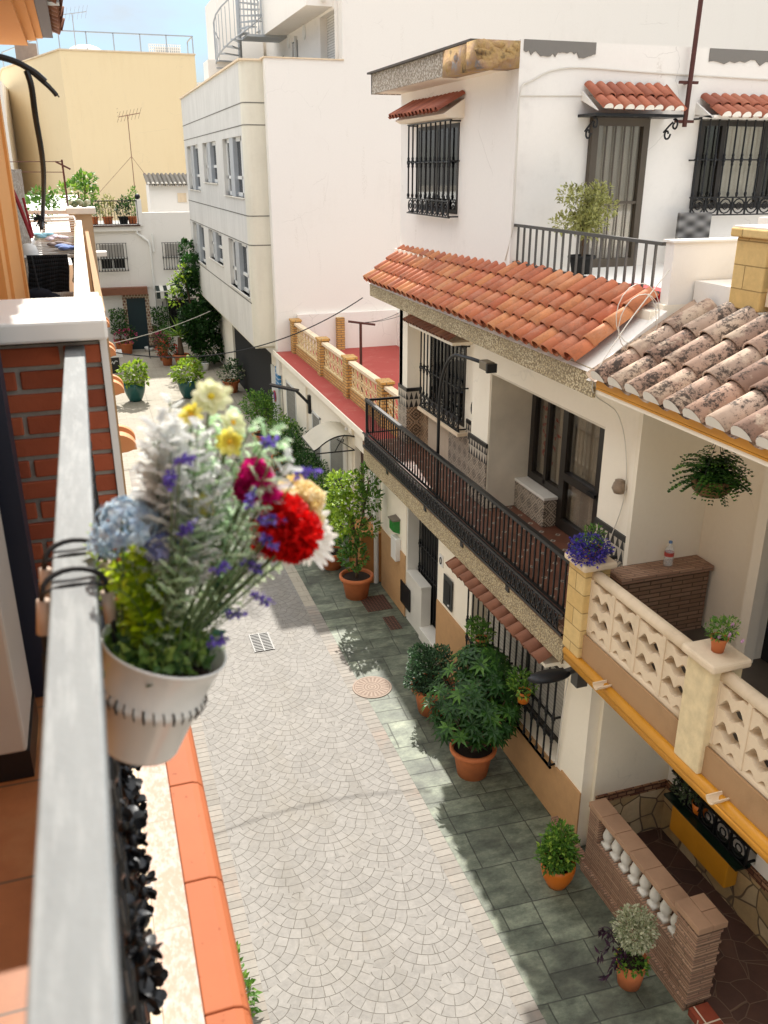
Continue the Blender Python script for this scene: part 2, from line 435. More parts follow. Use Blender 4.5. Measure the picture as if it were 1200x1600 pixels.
def m_flag():
    m, b = newmat('green_flagstones'); x, y, z = pos()
    BW, BH = .82, .56; wx = x + noise(2, 3) * .03 - y * .05; wy = y + noise(2.4, 3) * .03 + x * .05
    row = (wy / BH).floor(); v = wy / BH - row; off = hashn(vec(row, 3.3)); q = wx / BW + off; ci = q.floor(); u = q - ci; h = hashn(vec(ci, row, 1.7))
    A = h.lt(.33); Cc = h.gt(.66); B = 1.0 - A - Cc
    def split(t, k, on): g = t.gt(k); return g * on, (t * 0.0)
    up = v.gt(.5)
    us = A * .5 + B * up * .56 + Cc * .4                       # where the cell is cut across
    cut = us.gt(.01); rt = u.gt(us) * cut
    u0 = rt * us; u1 = rt + (1.0 - rt) * (us * cut + 1.0 - cut)
    vc = B + Cc * rt; v0 = vc * up * .5; v1 = 1.0 - vc * (1.0 - up) * .5
    e = ((u - u0).min(u1 - u) * BW).min((v - v0).min(v1 - v) * BH)
    jt = 1.0 - smooth(e, .004, .009); bid = hashn(vec(ci + u0, row + v0, h))
    k = noise(3.2, 7, .72, stretch=(1, 1.8, 1))
    col = ramp(k, [(.3, lin('#42483b')), (.5, lin('#6c7362')), (.7, lin('#90967f'))])
    col = scol(col, (noise(24, 4, .7) * .5 + .62) * (bid * .5 + .7))
    col = mix(smooth(noise(.9, 5, .6), .5, .66) * .6, col, lin('#2e2d26'))
    col = mix(jt * .72, col, lin('#2b2c25'))
    return finish(m, b, col, .62, (1.0 - jt) * .8 + noise(9, 6, .7) * .7, .6, .012)
def m_court():
    m, b = newmat('court_concrete'); x, y, z = pos()
    fx = ((x / 1.35).fract() - .5).abs(); fy = ((y / 2.4).fract() - .5).abs()
    jt = fx.gt(.492).max(fy.gt(.495))
    n = S.nt.nodes.new('ShaderNodeTexBrick'); S.nt.links.new(vec(x, y), n.inputs['Vector'])
    n.inputs['Scale'].default_value = 1; n.inputs['Brick Width'].default_value = .4; n.inputs['Row Height'].default_value = .2; n.inputs['Mortar Size'].default_value = .01
    col = scol(lin('#a59d8d'), noise(1.4, 6, .65) * .5 + noise(12, 4, .7) * .4 + .5)
    col = mix(S(n.outputs['Fac']) * .35, col, lin('#6e675b'))
    col = mix(jt * .5, col, lin('#5a5449'))
    return finish(m, b, col, .85, noise(20, 4), .3, .006)
M_fan, M_strip, M_flag, M_court = m_fan(), m_strip(), m_flag(), m_court()
M_earth = m_plain('dusty_ground', '#8d8474', .95)
def sheet(name, x0, x1, y0, y1, z, m):
    mb = MB(); mb.quad((x0, y0, z), (x1, y0, z), (x1, y1, z), (x0, y1, z)); return build(mb, name, m, kind='structure')
sheet('ground', -250, 250, -200, 400, -.03, M_earth)
sheet('street', .0, 3.4, -12, 24, -.004, M_court)
sheet('street_cobbles', .76, 2.88, -12, 21.5, 0, M_fan)
sheet('paving_strip_left', .4, .76, -12, 21.5, .002, M_strip)
sheet('paving_strip_right', 2.88, 3.07, -12, 13.0, .002, M_strip)
sheet('pavement', 3.07, 5.6, -12, 22, .004, M_flag)
sheet('courtyard', -1.0, 8, 21.5, 39, .008, M_court)

# ------------------------------------------------------------------ shared materials
M_white = m_plaster('white_render', '#f1e8d6', .22, '#9b9080')
M_white2 = m_plaster('white_render_grubby', '#e5e0d8', .6, '#948a80', .35, .35, 1.0)
M_whiteclean = m_plaster('white_render_clean', '#e5e0d8', .3, '#b5ab9d', .2, .45, .55)
M_cream = m_plaster('cream_panel', '#d6d0be', .2, '#9e9686', .1, .9, .8)
M_greypanel = m_plaster('grey_white_panel', '#cecbc4', .25, '#949088', .1, 1.0, .8)
M_groove = m_plain('dark_groove', '#6d6a62', .9)
M_yellow = m_plaster('yellow_render', '#e3cea6', .3, '#cfb384', .15, .6, .35)
M_peach = m_plaster('orange_render', '#d79a58', .15, '#b97c40', .15, .4)
M_ochre = m_plain('ochre_gloss_paint', '#c98a1e', .45, .18, 5, .2, 20)
M_iron = m_plain('black_wrought_iron', '#17181a', .42, .2, 8, .3, 60, .3)
M_greyiron = m_plain('grey_painted_iron', '#4c4a46', .5, .2, 8, .3, 60, .2)
M_rust = m_plain('rusty_pole', '#4a2219', .75, .4, 14, .5, 60)
M_steel = m_plain('galvanised_steel', '#a9adb0', .5, .12, 10, .1, 60, .25)
M_marble = m_plain('white_marble', '#dcd8ce', .3, .12, 2.5, .05)
M_frame = m_plain('dark_bronze_frame', '#26211c', .4, .15, 10, .05)
M_olive = m_plain('bronze_frame', '#4a4033', .45, .15, 10, .05)
M_alum = m_plain('white_aluminium', '#d8d8d4', .4, .06)
M_glass = m_glass('window_glass'); M_glassd = m_glass('reflective_window_glass', (.5, .52, .54), .25)
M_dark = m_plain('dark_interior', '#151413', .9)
M_curt = m_curtain('grey_curtain', '#b5b0a8', 26, .2); M_lace = m_curtain('lace_curtain', '#cdbfac', 17, .5); M_blind = m_plain('pale_blind', '#d6d3cc', .8)
M_roofA = m_tile('orange_roof_tile', ['#a9573a', '#be7049', '#ae6344', '#ca8655', '#b16645'], .75, .22, '#5d4436')
M_roofB = m_tile('weathered_roof_tile', ['#9c7a67', '#af937f', '#886b5b', '#baa28e', '#98674f'], .85, .9)
M_roofsm = m_tile('red_canopy_tile', ['#98543e', '#b0684b', '#8c4d39', '#b97556'])
M_roofdk = m_tile('brown_canopy_tile', ['#8a5a40', '#7a4d38', '#96684a'])
M_mortar = m_plain('white_mortar', '#e5e0d6', .9, .1)
M_terra = m_plain('terracotta', '#bd6b3c', .75, .3, 7, .2, 30, rndvar=.08)
M_orangepot = m_plain('orange_glazed_pot', '#cc6d17', .45, .12, 6, .1)
M_green = m_plain('teal_glazed_pot', '#1f5550', .25, .25, 9, .1)
M_soil = m_plain('potting_soil', '#2e2118', .95, .5, 40, 1.0, 50)
M_brickorg = m_brick('orange_brick', '#96401f', '#a84a26', '#8e8578', .235, .068, .009, bump=.9)
M_brickyel = m_brick('yellow_brick', '#bd8d49', '#cda464', '#7d6a4e', .2, .06, .01)
M_brickthin = m_brick('thin_brick', '#94705a', '#b08d72', '#77604d', .26, .032, .006, bump=1.0)
M_coping = m_plain('sandy_coping', '#a07e63', .85, .3, 4, .4, 40); M_board = m_plaster('weathered_board', '#a5825c', .5, '#775a3d', .4, .6, 3)
M_brickbrown = m_brick('brown_brick', '#7d5f48', '#907059', '#55432f', .24, .045, .007, bump=.8)
M_sandst = m_brick('yellow_sandstone', '#d0b278', '#c5a263', '#9c8150', .9, .185, .005, bump=1.0, rough=.95)
M_castst = m_plaster('cast_stone', '#dcc8ab', .35, '#a38d6c', .6, .8, 3.5)
M_pebble = m_pebble('pebble_render', '#bfad86', '#d6c8a6', '#9c8a66', 52)
M_roughst = m_pebble('mosaic_fascia', '#b9b0a2', '#d2c9bb', '#978d80', 36)
M_dado = m_plain('beige_dado', '#b88f62', .8, .16, 9, .5, 70)
M_dado2 = m_plain('brown_dado', '#a5713c', .8, .16, 9, .5, 70)
M_moor = m_moor('moorish_tile', .19); M_moor2 = m_moor('moorish_tile_brown', .26, '#2b211b', '#8a6647', '#b59a7c')
M_frieze = m_frieze('merlon_tile')
M_black = m_plain('black_tile', '#161516', .3)
M_redfloor = m_plaster('red_terrace_paint', '#9c4038', .8, '#b9776a', .3, .5, .9)
M_crazy = m_crazy('crazy_paving_wall', ['#c3a97c', '#a58a60', '#d1bd98', '#8d7650'], '#6d5c46', 3.4)
M_wire = m_plain('cable_black', '#141414', .6); M_wirew = m_plain('cable_white', '#cfc9bd', .6)
M_wood = m_plain('dark_wood', '#3f2418', .6, .25, 10)
M_plasticw = m_plain('white_plastic', '#dedcd6', .4, .05)

def floor_tiles():
    m, b = newmat('balcony_floor_tiles'); x, y, z = pos(); s = .21
    u = (x + y) / s * .7071; v = (x - y) / s * .7071
    fu = (u.fract() - .5).abs(); fv = (v.fract() - .5).abs(); mx = fu.max(fv)
    grout = mx.gt(.478); ins = (fu + fv).gt(.0) 
    cu = ((u + .5).fract() - .5).abs(); cv = ((v + .5).fract() - .5).abs()
    cm = cu.max(cv)
    inset = cm.lt(.13); eye = (cu * cu + cv * cv).sqrt().lt(.085)
    col = scol(lin('#6b4332'), hashn(vec(u.floor(), v.floor())) * .3 + noise(9, 4) * .3 + .7)
    col = mix(grout * .5, col, lin('#4c3427')); col = mix(inset, col, lin('#a89f8f')); col = mix(eye * inset, col, lin('#4b4a4c'))
    return finish(m, b, col, .4, None)
M_ftile = floor_tiles()

# ------------------------------------------------------------------ shared builders
def barrel_roof(mb, o, a, s, ncol, nrow, pitch, length, r=.1, seg=7, plugs=None, jit=.01, under=None):
    """half-round tiles: o = eave corner, a = unit along the eave, s = unit up the slope"""
    o, a, s = Vector(o), Vector(a).normalized(), Vector(s).normalized(); n = a.cross(s).normalized()
    if n.z < 0: n = -n
    tl = length / nrow
    for i in range(ncol):
        col = random.random()
        for j in range(nrow):
            rr = random.random() * .75 + col * .25
            c = o + a * (pitch * (i + .5) + random.uniform(-jit, jit)) + s * random.uniform(-.009, .009)
            p0 = c + s * (tl * j - (.03 if j == 0 else .045)) + n * (.035 + random.uniform(-.004, .004)); p1 = c + s * (tl * (j + 1)) + n * .012
            vs = []; r0 = r; r1 = r * .84
            for (p, q) in ((p0, r0), (p1, r1), (p0, r0 - .014)):
                for k in range(seg + 1):
                    t = math.pi * k / seg
                    vs.append(p + a * (math.cos(t) * q) + n * (math.sin(t) * q * .95))
            m = seg + 1; fs = []
            for k in range(seg):
                fs.append((k, k + 1, m + k + 1, m + k)); fs.append((2 * m + k, 2 * m + k + 1, k + 1, k))
            mb.add(vs, fs, rr)
            if j == 0 and plugs is not None and (plugs[1] is None or i not in plugs[1]):
                q0 = p0 - s * .004
                plugs[0].add([q0 - a * r * .95] + [q0 + a * (math.cos(math.pi - math.pi * k / 8) * r * .93) + n * (math.sin(math.pi * k / 8) * r * .9) for k in range(9)], [tuple(range(10))])
        # channel tile between
        p0 = o + a * (pitch * (i + 1)) - s * .02 + n * .05; vs = []; q = pitch * .36
        for p in (p0, p0 + s * (length + .02)):
            for k in range(6):
                t = math.pi * k / 5; vs.append(p + a * math.cos(t) * q - n * math.sin(t) * q * .75)
        mb.add(vs, [(k, k + 1, 7 + k, 6 + k) for k in range(5)], random.random())
    return mb
def grille_bars(mb, axis, c, a0, a1, z0, z1, n, r=.009, knots=(.45,), scroll=0, out=0.05):
    """iron grille in plane axis=c; bars run in z between a0..a1"""
    def P(a, z, d=0): return (c + d, a, z) if axis == 'x' else (a, c + d, z)
    zs = z0 + scroll
    for i in range(n + 1):
        a = a0 + (a1 - a0) * i / n
        mb.tube([P(a, zs), P(a, z1)], r, 6)
        for k in knots:
            zz = z0 + (z1 - z0) * k
            for dz, rr in ((-.05, 1.7), (0, 2.3), (.05, 1.7)): mb.ball(P(a, zz + dz), (r * rr, r * rr, r * rr * 1.5), 6, 4)
        mb.ball(P(a, zs + .04), (r * 1.9, r * 1.9, r * 3), 6, 4)
    zz = [z0, zs, z1] + [z0 + (z1 - z0) * k for k in knots]
    for z in zz: mb.bar(P(a0 - .03, z), P(a1 + .03, z), r * 2.2, r * 1.4)
    if scroll:
        m = max(2, int(abs(a1 - a0) / scroll + .5)); w = (a1 - a0) / m
        for i in range(m):
            cc = a0 + w * (i + .5); rr = min(abs(w), scroll) * .42
            mb.tube([P(cc + rr * math.cos(t * math.pi / 6), z0 + scroll / 2 + rr * math.sin(t * math.pi / 6)) for t in range(13)], r * .8, 5, False)
            mb.tube([P(cc + rr * .45 * math.cos(t * math.pi / 4), z0 + scroll / 2 + rr * .45 * math.sin(t * math.pi / 4)) for t in range(9)], r * .7, 4, False)
            mb.bar(P(cc - w / 2, z0), P(cc - w / 2, zs), r * 1.6)
    # stays back to the wall
    return mb
def wire(name, pts, r, m, label, sag=0, n=24, cat='cable'):
    mb = MB(); out = []
    for (p, q) in zip(pts[:-1], pts[1:]):
        p = Vector(p); q = Vector(q)
        for i in range(n):
            t = i / n; v = p.lerp(q, t); v.z -= sag * 4 * t * (1 - t); out.append(v)
    out.append(Vector(pts[-1])); mb.tube(out, r, 5)
    return build(mb, name, m, label=label, cat=cat)
def smoothpts(pts, n=8):
    P = [Vector(p) for p in pts]; out = []
    for i in range(len(P) - 1):
        p0 = P[max(i - 1, 0)]; p1 = P[i]; p2 = P[i + 1]; p3 = P[min(i + 2, len(P) - 1)]
        for k in range(n):
            t = k / n; out.append(.5 * ((2 * p1) + (p2 - p0) * t + (2 * p0 - 5 * p1 + 4 * p2 - p3) * t * t + (3 * p1 - p0 - 3 * p2 + p3) * t ** 3))
    out.append(P[-1]); return out
# ================================================================== HOUSE A (white house with iron balcony)
HA = thing('white_house', 'white two storey house with orange tile eave and long black iron balcony over the pavement', 'house', (4.7, 10, 0))
def hb(name, mat, boxes, parent=HA, bevel=0, label=None, smooth=False):
    # boxes that touch make one part, boxes apart from each other are parts of their own
    sets = []; e = .006
    for b in boxes:
        hit = [s for s in sets if any(all(b[i] <= q[i + 1] + e and q[i] <= b[i + 1] + e for i in (0, 2, 4)) for q in s)]
        sets = [s for s in sets if s not in hit] + [[b] + [q for s in hit for q in s]]
    o = None
    for s in sets:
        mb = MB()
        for b in s: mb.box(*b)
        o2 = build(mb, name, mat, parent, smooth, bevel, label); o = o or o2
    return o
# lower storey
hb('lower_wall', M_white, [(4.4, 4.7, 12.12, 13.35, 0, 2.42), (4.4, 4.7, 9.5, 10.72, 0, 2.42), (4.4, 4.7, 7.02, 9.5, 0, .72), (4.4, 4.7, 7.02, 9.5, 1.9, 2.42),
    (4.4, 4.7, 6.502, 7.02, 0, 2.42), (4.9, 5.1, 10.72, 12.12, 2.1, 2.42), (4.7, 11, 13.2, 13.352, 0, 5.7), (4.7, 4.88, 12.12, 13.2, 0, 2.4), (5.15, 5.35, 10.4, 12.4, 0, 2.4), (4.7, 4.8, 9.4, 10.7, 0, 2.4)])
hb('dado', M_dado, [(4.384, 4.4, 12.12, 13.36, 0, 1.12), (4.384, 4.4, 9.52, 10.72, 0, 1.02), (4.384, 4.4, 6.92, 9.52, 0, .7), (4.384, 4.4, 6.5, 6.92, 0, .74)])
hb('door_jamb', M_marble, [(4.41, 4.66, 12.06, 12.118, .2, 2.4), (4.41, 4.66, 10.722, 10.76, .2, 2.4)])
hb('bench', M_marble, [(4.396, 4.56, 11.38, 12.058, .0, .86), (4.38, 4.56, 11.36, 12.058, .862, .9)], bevel=.004)
hb('door_step', M_marble, [(4.36, 4.6, 10.762, 11.378, 0, .2)], bevel=.006)
d = hb('entry_door', M_dark, [(4.64, 4.66, 10.76, 12.06, .2, 2.4)])
mb = MB(); grille_bars(mb, 'x', 4.6, 10.8, 12.02, .22, 2.3, 11, .012, (.35, .55), .0)
build(mb, 'door_grille', M_iron, d)
hb('vent_cover', M_iron, [(4.37, 4.384, 11.85, 12.3, .22, .62)])
# ground floor window behind the long grille
w = hb('ground_window', M_frame, [(4.6, 4.66, 7.02, 9.5, .72, .78), (4.6, 4.66, 7.02, 9.5, 1.84, 1.9), (4.6, 4.66, 8.2, 8.27, .78, 1.84)])
hb('shutter', m_brick('white_shutter', '#bdb8ae', '#c9c4ba', '#8c877e', .3, .05, .004), [(4.62, 4.64, 7.02, 9.5, .78, 1.84)], w)
mb = MB(); grille_bars(mb, 'x', 4.33, 7.08, 9.46, .68, 1.98, 15, .012, (.3, .5), 0)
for y in (7.08, 8.27, 9.46):
    for z in (.7, 1.33, 1.96): mb.bar((4.33, y, z), (4.42, y, z), .02)
build(mb, 'window_grille', M_iron, w)
mb = MB(); barrel_roof(mb, (4.02, 6.86, 2.2), (0, 1, 0), (.4, 0, .2), 13, 1, .195, .42, .085); build(mb, 'tile_canopy', M_roofdk, HA, True)
hb('canopy_board', M_white, [(4.07, 4.41, 6.9, 9.38, 2.14, 2.18)])
# balcony slab
hb('balcony_slab', M_white, [(4.1, 5.35, 6.62, 13.36, 2.42, 2.746)])
hb('slab_fascia', M_pebble, [(4.075, 4.098, 6.6, 13.37, 2.36, 2.64), (4.076, 5.0, 13.362, 13.38, 2.36, 2.64)])
for y in (12.1, 10.6, 9.2, 7.9):
    pass
hb('slab_edge', M_brickbrown, [(4.06, 4.1, 6.6, 13.38, 2.642, 2.75)])
mb = MB(); mb.quad((4.1, 6.62, 2.752), (5.35, 6.62, 2.752), (5.35, 13.36, 2.752), (4.1, 13.36, 2.752)); build(mb, 'balcony_floor', M_ftile, HA)
# balcony railing
rl = MB()
rl.box(4.085, 4.14, 6.6, 13.32, 3.45, 3.49); rl.box(4.09, 4.7, 13.28, 13.32, 3.45, 3.485)
rl.box(4.1, 4.125, 6.62, 13.3, 2.9, 2.925); rl.box(4.1, 4.125, 6.62, 13.3, 2.69, 2.71); rl.box(4.1, 4.72, 13.29, 13.31, 2.9, 2.92)
rl.box(4.095, 4.13, 6.6, 6.635, 2.66, 3.5); rl.box(4.095, 4.13, 13.285, 13.32, 2.66, 3.5)
rl.ball((4.112, 6.617, 3.55), .045)
rl.box(4.135, 4.6, 6.6, 6.63, 3.45, 3.48); rl.box(4.135, 4.6, 6.6, 6.63, 2.9, 2.92)
for y in (12.1, 10.45, 9.15, 7.85): rl.box(4.06, 4.14, y - .04, y + .04, 2.58, 2.7)
RA = build(rl, 'iron_railing', M_iron, HA)
nb = 62
for i in range(nb):
    y = 6.72 + i * (13.22 - 6.72) / (nb - 1); b = MB(); b.tube([(4.112, y, 2.9), (4.112, y, 3.46)], .0115, 5)
    b.ball((4.112, y, 3.41), (.016, .016, .03), 6, 4); b.ball((4.112, y, 2.97), (.015, .015, .025), 6, 4)
    build(b, 'baluster', M_iron, RA)
for i in range(4):
    b = MB(); x = 4.22 + i * .12; b.tube([(x, 13.3, 2.9), (x, 13.3, 3.46)], .0095, 5); build(b, 'baluster', M_iron, RA)
b = MB()
for i in range(56):
    y = 6.68 + (i + .5) * (13.24 - 6.68) / 56; r = .052
    b.tube([(4.05, y + r * math.cos(t * math.pi / 5) * .9, 2.805 + r * 1.5 * math.sin(t * math.pi / 5)) for t in range(11)], .008, 4, False)
    b.bar((4.05, y - r, 2.7), (4.05, y + r, 2.9), .012); b.bar((4.05, y + r, 2.7), (4.05, y - r, 2.9), .012)
    b.ball((4.05, y, 2.8), (.018, .024, .026), 6, 4)
b.box(4.04, 4.065, 6.6, 13.32, 2.9, 2.925); b.box(4.04, 4.065, 6.6, 13.32, 2.68, 2.705)
build(b, 'scroll_panel', M_iron, RA)
for i in range(4):
    b = MB(); x = 4.2 + i * .11; b.tube([(x, 6.615, 2.9), (x, 6.615, 3.46)], .0095, 5); build(b, 'baluster', M_iron, RA)
# first floor walls
hb('upper_wall', M_white, [(4.95, 5.2, 10.4, 12.97, 2.75, 5.2), (4.7, 5.2, 12.97, 13.358, 2.75, 5.6), (4.7, 5.36, 9.87, 10.4, 2.75, 5.6), (4.7, 5.0, 6.502, 7.18, 2.75, 5.6),
    (4.7, 5.36, 7.18, 9.87, 4.62, 5.6), (4.72, 11, 6.502, 6.6, 2.42, 5.9), (4.95, 5.3, 10.4, 12.97, 5.2, 5.6), (5.36, 5.6, 7.18, 9.87, 4.42, 4.62)])
mb = MB(); mb.box(4.71, 5.36, 9.84, 9.868, 2.76, 4.6); mb.box(4.71, 5.36, 7.182, 7.2, 2.76, 4.6); mb.box(4.71, 5.36, 7.2, 9.84, 4.59, 4.618)
build(mb, 'recess_lining', m_plain('grey_veined_marble', '#d3c9b5', .3, .3, 2.4, .05), HA)
# dados of moorish tile
def dado(y0, y1, x, z0=2.76, zt=3.38):
    out = [(x - .014, x, y0, y1, z0, zt)]
    return out
hb('tile_dado', M_moor, dado(10.4, 11.74, 4.95) + [(4.686, 4.7, 12.96, 13.36, 2.76, 3.38)] + dado(9.86, 10.42, 4.7) + [(4.686, 4.7, 6.5, 7.19, 2.76, 3.38)])
hb('tile_dado', M_moor2, [(4.7, 4.95, 12.955, 12.969, 2.76, 3.38), (4.935, 4.95, 12.62, 12.955, 2.76, 3.38)])
hb('bare_patch', m_plaster('patched_plaster', '#b9a893', .5, '#8a735b', .3), [(4.94, 4.95, 11.74, 12.62, 2.76, 3.4)])
hb('tile_frieze', M_frieze, [(4.684, 4.7, 12.957, 13.36, 3.38, 3.64), (4.684, 4.95, 12.953, 12.969, 3.38, 3.64), (4.934, 4.95, 10.4, 11.1, 3.38, 3.6), (4.684, 4.7, 9.86, 10.42, 3.38, 3.6), (4.684, 4.7, 6.5, 7.17, 3.38, 3.6)])
hb('black_border', M_black, [(4.68, 4.7, 12.95, 13.362, 3.642, 3.7), (4.7, 4.95, 12.947, 12.967, 3.642, 3.7), (4.928, 4.95, 10.42, 11.1, 3.602, 3.66), (4.676, 4.7, 9.85, 10.43, 3.602, 3.66), (4.676, 4.7, 6.5, 7.18, 3.602, 3.66)])
# first floor window with grille
w = hb('first_floor_window', M_frame, [(4.94, 5.0, 11.2, 12.6, 3.5, 3.56), (4.94, 5.0, 11.2, 12.6, 4.62, 4.68), (4.94, 5.0, 11.2, 11.26, 3.56, 4.62), (4.94, 5.0, 12.54, 12.6, 3.56, 4.62), (4.94, 5.0, 11.87, 11.93, 3.56, 4.62)])
hb('pane', M_glassd, [(4.945, 4.948, 11.26, 11.87, 3.56, 4.62), (4.945, 4.948, 11.93, 12.54, 3.56, 4.62)], w)
hb('shade', M_dark, [(4.949, 4.9495, 11.26, 12.54, 3.56, 4.62)], w)
hb('sill', M_castst, [(4.78, 4.95, 11.05, 12.7, 3.41, 3.46)], w)
mb = MB(); grille_bars(mb, 'x', 4.82, 11.12, 12.68, 3.47, 4.72, 11, .012, (.5,), .2)
for y in (11.1, 12.68):
    for z in (3.5, 4.1, 4.7): mb.bar((4.82, y, z), (4.96, y, z), .018)
build(mb, 'window_grille', M_iron, w)
mb = MB(); barrel_roof(mb, (4.6, 10.98, 4.8), (0, 1, 0), (.32, 0, .17), 13, 1, .138, .36, .06); build(mb, 'tile_canopy', M_roofdk, HA, True)
hb('canopy_board', M_white, [(4.64, 4.96, 11.0, 12.75, 4.74, 4.78)])
# glazed balcony door in the recess
w = hb('balcony_door', M_frame, [(5.3, 5.38, 7.2, 9.84, 4.3, 4.42), (5.3, 5.38, 9.74, 9.84, 2.76, 4.3), (5.3, 5.38, 8.9, 9.02, 2.76, 4.3), (5.3, 5.38, 9.36, 9.42, 3.2, 4.3), (5.3, 5.38, 8.02, 8.12, 2.76, 4.3), (5.3, 5.38, 7.2, 7.3, 2.76, 4.3), (5.29, 5.39, 8.12, 8.9, 3.42, 3.52), (5.3, 5.38, 8.12, 8.9, 2.76, 2.9), (5.3, 5.38, 8.12, 8.2, 2.9, 4.3), (5.3, 5.38, 9.02, 9.74, 3.16, 3.26)])
hb('pane', M_glass, [(5.335, 5.34, 9.02, 9.74, 3.22, 4.3), (5.335, 5.34, 8.12, 8.9, 2.9, 4.3), (5.335, 5.34, 7.3, 8.02, 3.0, 4.3)], w)
hb('handle', M_iron, [(5.26, 5.3, 8.13, 8.3, 3.45, 3.49)], w)
mb = MB(); n = 60
for i in range(n):
    y0 = 7.2 + i * 2.64 / n; y1 = y0 + 2.64 / n; x0 = 5.43 + .02 * math.sin(i * 1.3); x1 = 5.43 + .02 * math.sin((i + 1) * 1.3)
    mb.quad((x0, y0, 2.78), (x1, y1, 2.78), (x1, y1, 4.4), (x0, y0, 4.4))
build(mb, 'curtain', M_lace, w, True)
mb = MB(); random.seed(5)
for i in range(34):
    y = random.uniform(9.3, 9.66); z = random.uniform(3.5, 4.2)
    mb.leaf((5.395, y, z), (0, random.uniform(-1, 1), random.uniform(-1, .3)), (-1, 0, 0), .09, .05)
build(mb, 'flower_print', m_plain('red_print', '#a8433a', .9), w)
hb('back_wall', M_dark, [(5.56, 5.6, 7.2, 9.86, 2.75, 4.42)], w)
hb('low_wall', M_moor, [(5.12, 5.3, 9.02, 9.838, 2.756, 3.12), (5.12, 5.3, 7.2, 8.0, 2.756, 3.0)])
hb('low_wall_cap', M_marble, [(5.105, 5.3, 9.0, 9.838, 3.122, 3.16), (5.105, 5.3, 7.2, 8.02, 3.002, 3.04)], bevel=.004)
# eave and tile roof
hb('eave_soffit', M_white, [(4.24, 4.95, 6.52, 13.34, 5.2, 5.32), (4.6, 4.7, 6.52, 13.34, 5.32, 5.85)])
mb = MB(); mb.prism([(4.06, 6.45), (4.088, 6.45), (4.228, 13.37), (4.2, 13.37)], 'z', 5.14, 5.39); mb.box(4.23, 4.7, 13.342, 13.37, 5.14, 5.36); build(mb, 'eave_fascia', M_pebble, HA)
mb = MB(); barrel_roof(mb, (4.0, 6.6, 5.42), (.021, 1, -.006), (.73, 0, .52), 32, 4, .2095, .93, .098); build(mb, 'tile_roof', M_roofA, HA, True)
mb = MB(); mb.prism([(4.02, 5.38), (4.72, 5.86), (4.72, 5.2), (4.1, 5.2)], 'y', 6.44, 6.458); mb.prism([(4.17, 5.36), (4.72, 5.84), (4.72, 5.3), (4.24, 5.3)], 'y', 13.36, 13.378)
mb.quad((4.03, 6.45, 5.36), (4.72, 6.45, 5.86), (4.72, 13.37, 5.84), (4.17, 13.37, 5.33)); mb.quad((4.07, 6.47, 5.2), (4.3, 6.47, 5.2), (4.3, 13.34, 5.2), (4.22, 13.34, 5.2))
build(mb, 'roof_bed', M_white2, HA)
# upper block
hb('top_storey_wall', M_white2, [(4.7, 12, 9.5, 13.35, 5.6, 8.3), (4.72, 12, 6.6, 9.5, 5.6, 5.9), (4.76, 5.85, 6.502, 6.62, 5.9, 6.42), (5.85, 12, 6.502, 6.62, 5.9, 6.2)])
hb('wall_coping', M_whiteclean, [(4.74, 5.87, 6.48, 6.64, 6.422, 6.44)])
hb('unseen_light_block', M_white, [(5.7, 12, 6.6, 13.2, 0, 5.6)])  # unseen solid block added inside the house to stop light
for (xa, xb, zt) in ((4.74, 5.62, 8.3), (7.12, 9.3, 8.3)):
    mb = MB(); k = 30; low = []
    for i in range(k + 1): low.append((xa + (xb - xa) * i / k, zt - .13 + random.uniform(-.035, .03)))
    mb.prism([(xa, zt), (xb, zt)] + low[::-1], 'y', 9.488, 9.5)
    build(mb, 'cement_patch', bpy.data.materials.get('raw_cement') or m_plaster('raw_cement', '#77736d', .5, '#55514b', .5), HA)
# roof overhang
hb('roof_slab', m_plain('roof_edge', '#55504a', .9, .3), [(4.2, 4.7, 9.7, 13.45, 8.285, 8.31)])
hb('overhang_soffit', M_white, [(4.27, 4.7, 9.7, 13.36, 8.03, 8.283)])
hb('overhang_fascia', M_roughst, [(4.25, 4.268, 10.55, 13.4, 8.02, 8.283), (4.25, 4.7, 13.362, 13.4, 8.02, 8.283)])
mb = MB(); random.seed(3)
mb.box(4.22, 4.4, 9.52, 10.54, 8.0, 8.28); mb.box(4.2, 4.7, 9.5, 9.8, 8.02, 8.283)
for i in range(26): mb.ball((4.24 + random.uniform(0, .06), random.uniform(9.55, 10.5), random.uniform(8.03, 8.25)), (.05, random.uniform(.06, .14), random.uniform(.03, .07)), 8, 5)
for i in range(26): mb.ball((random.uniform(4.25, 4.66), 9.5, random.uniform(8.05, 8.25)), (random.uniform(.04, .1), .03, random.uniform(.03, .06)), 8, 5)
def m_broken():
    m, b = newmat('broken_masonry'); k = noise(5, 5, .6)
    col = ramp(k, [(.3, lin('#57493a')), (.42, lin('#b3935f')), (.55, lin('#a9886a')), (.62, lin('#94918f')), (.75, lin('#bfa36c'))])
    return finish(m, b, col, .95, noise(18, 6, .7), 1.0, .03)
build(mb, 'broken_corner', m_broken(), HA, True)
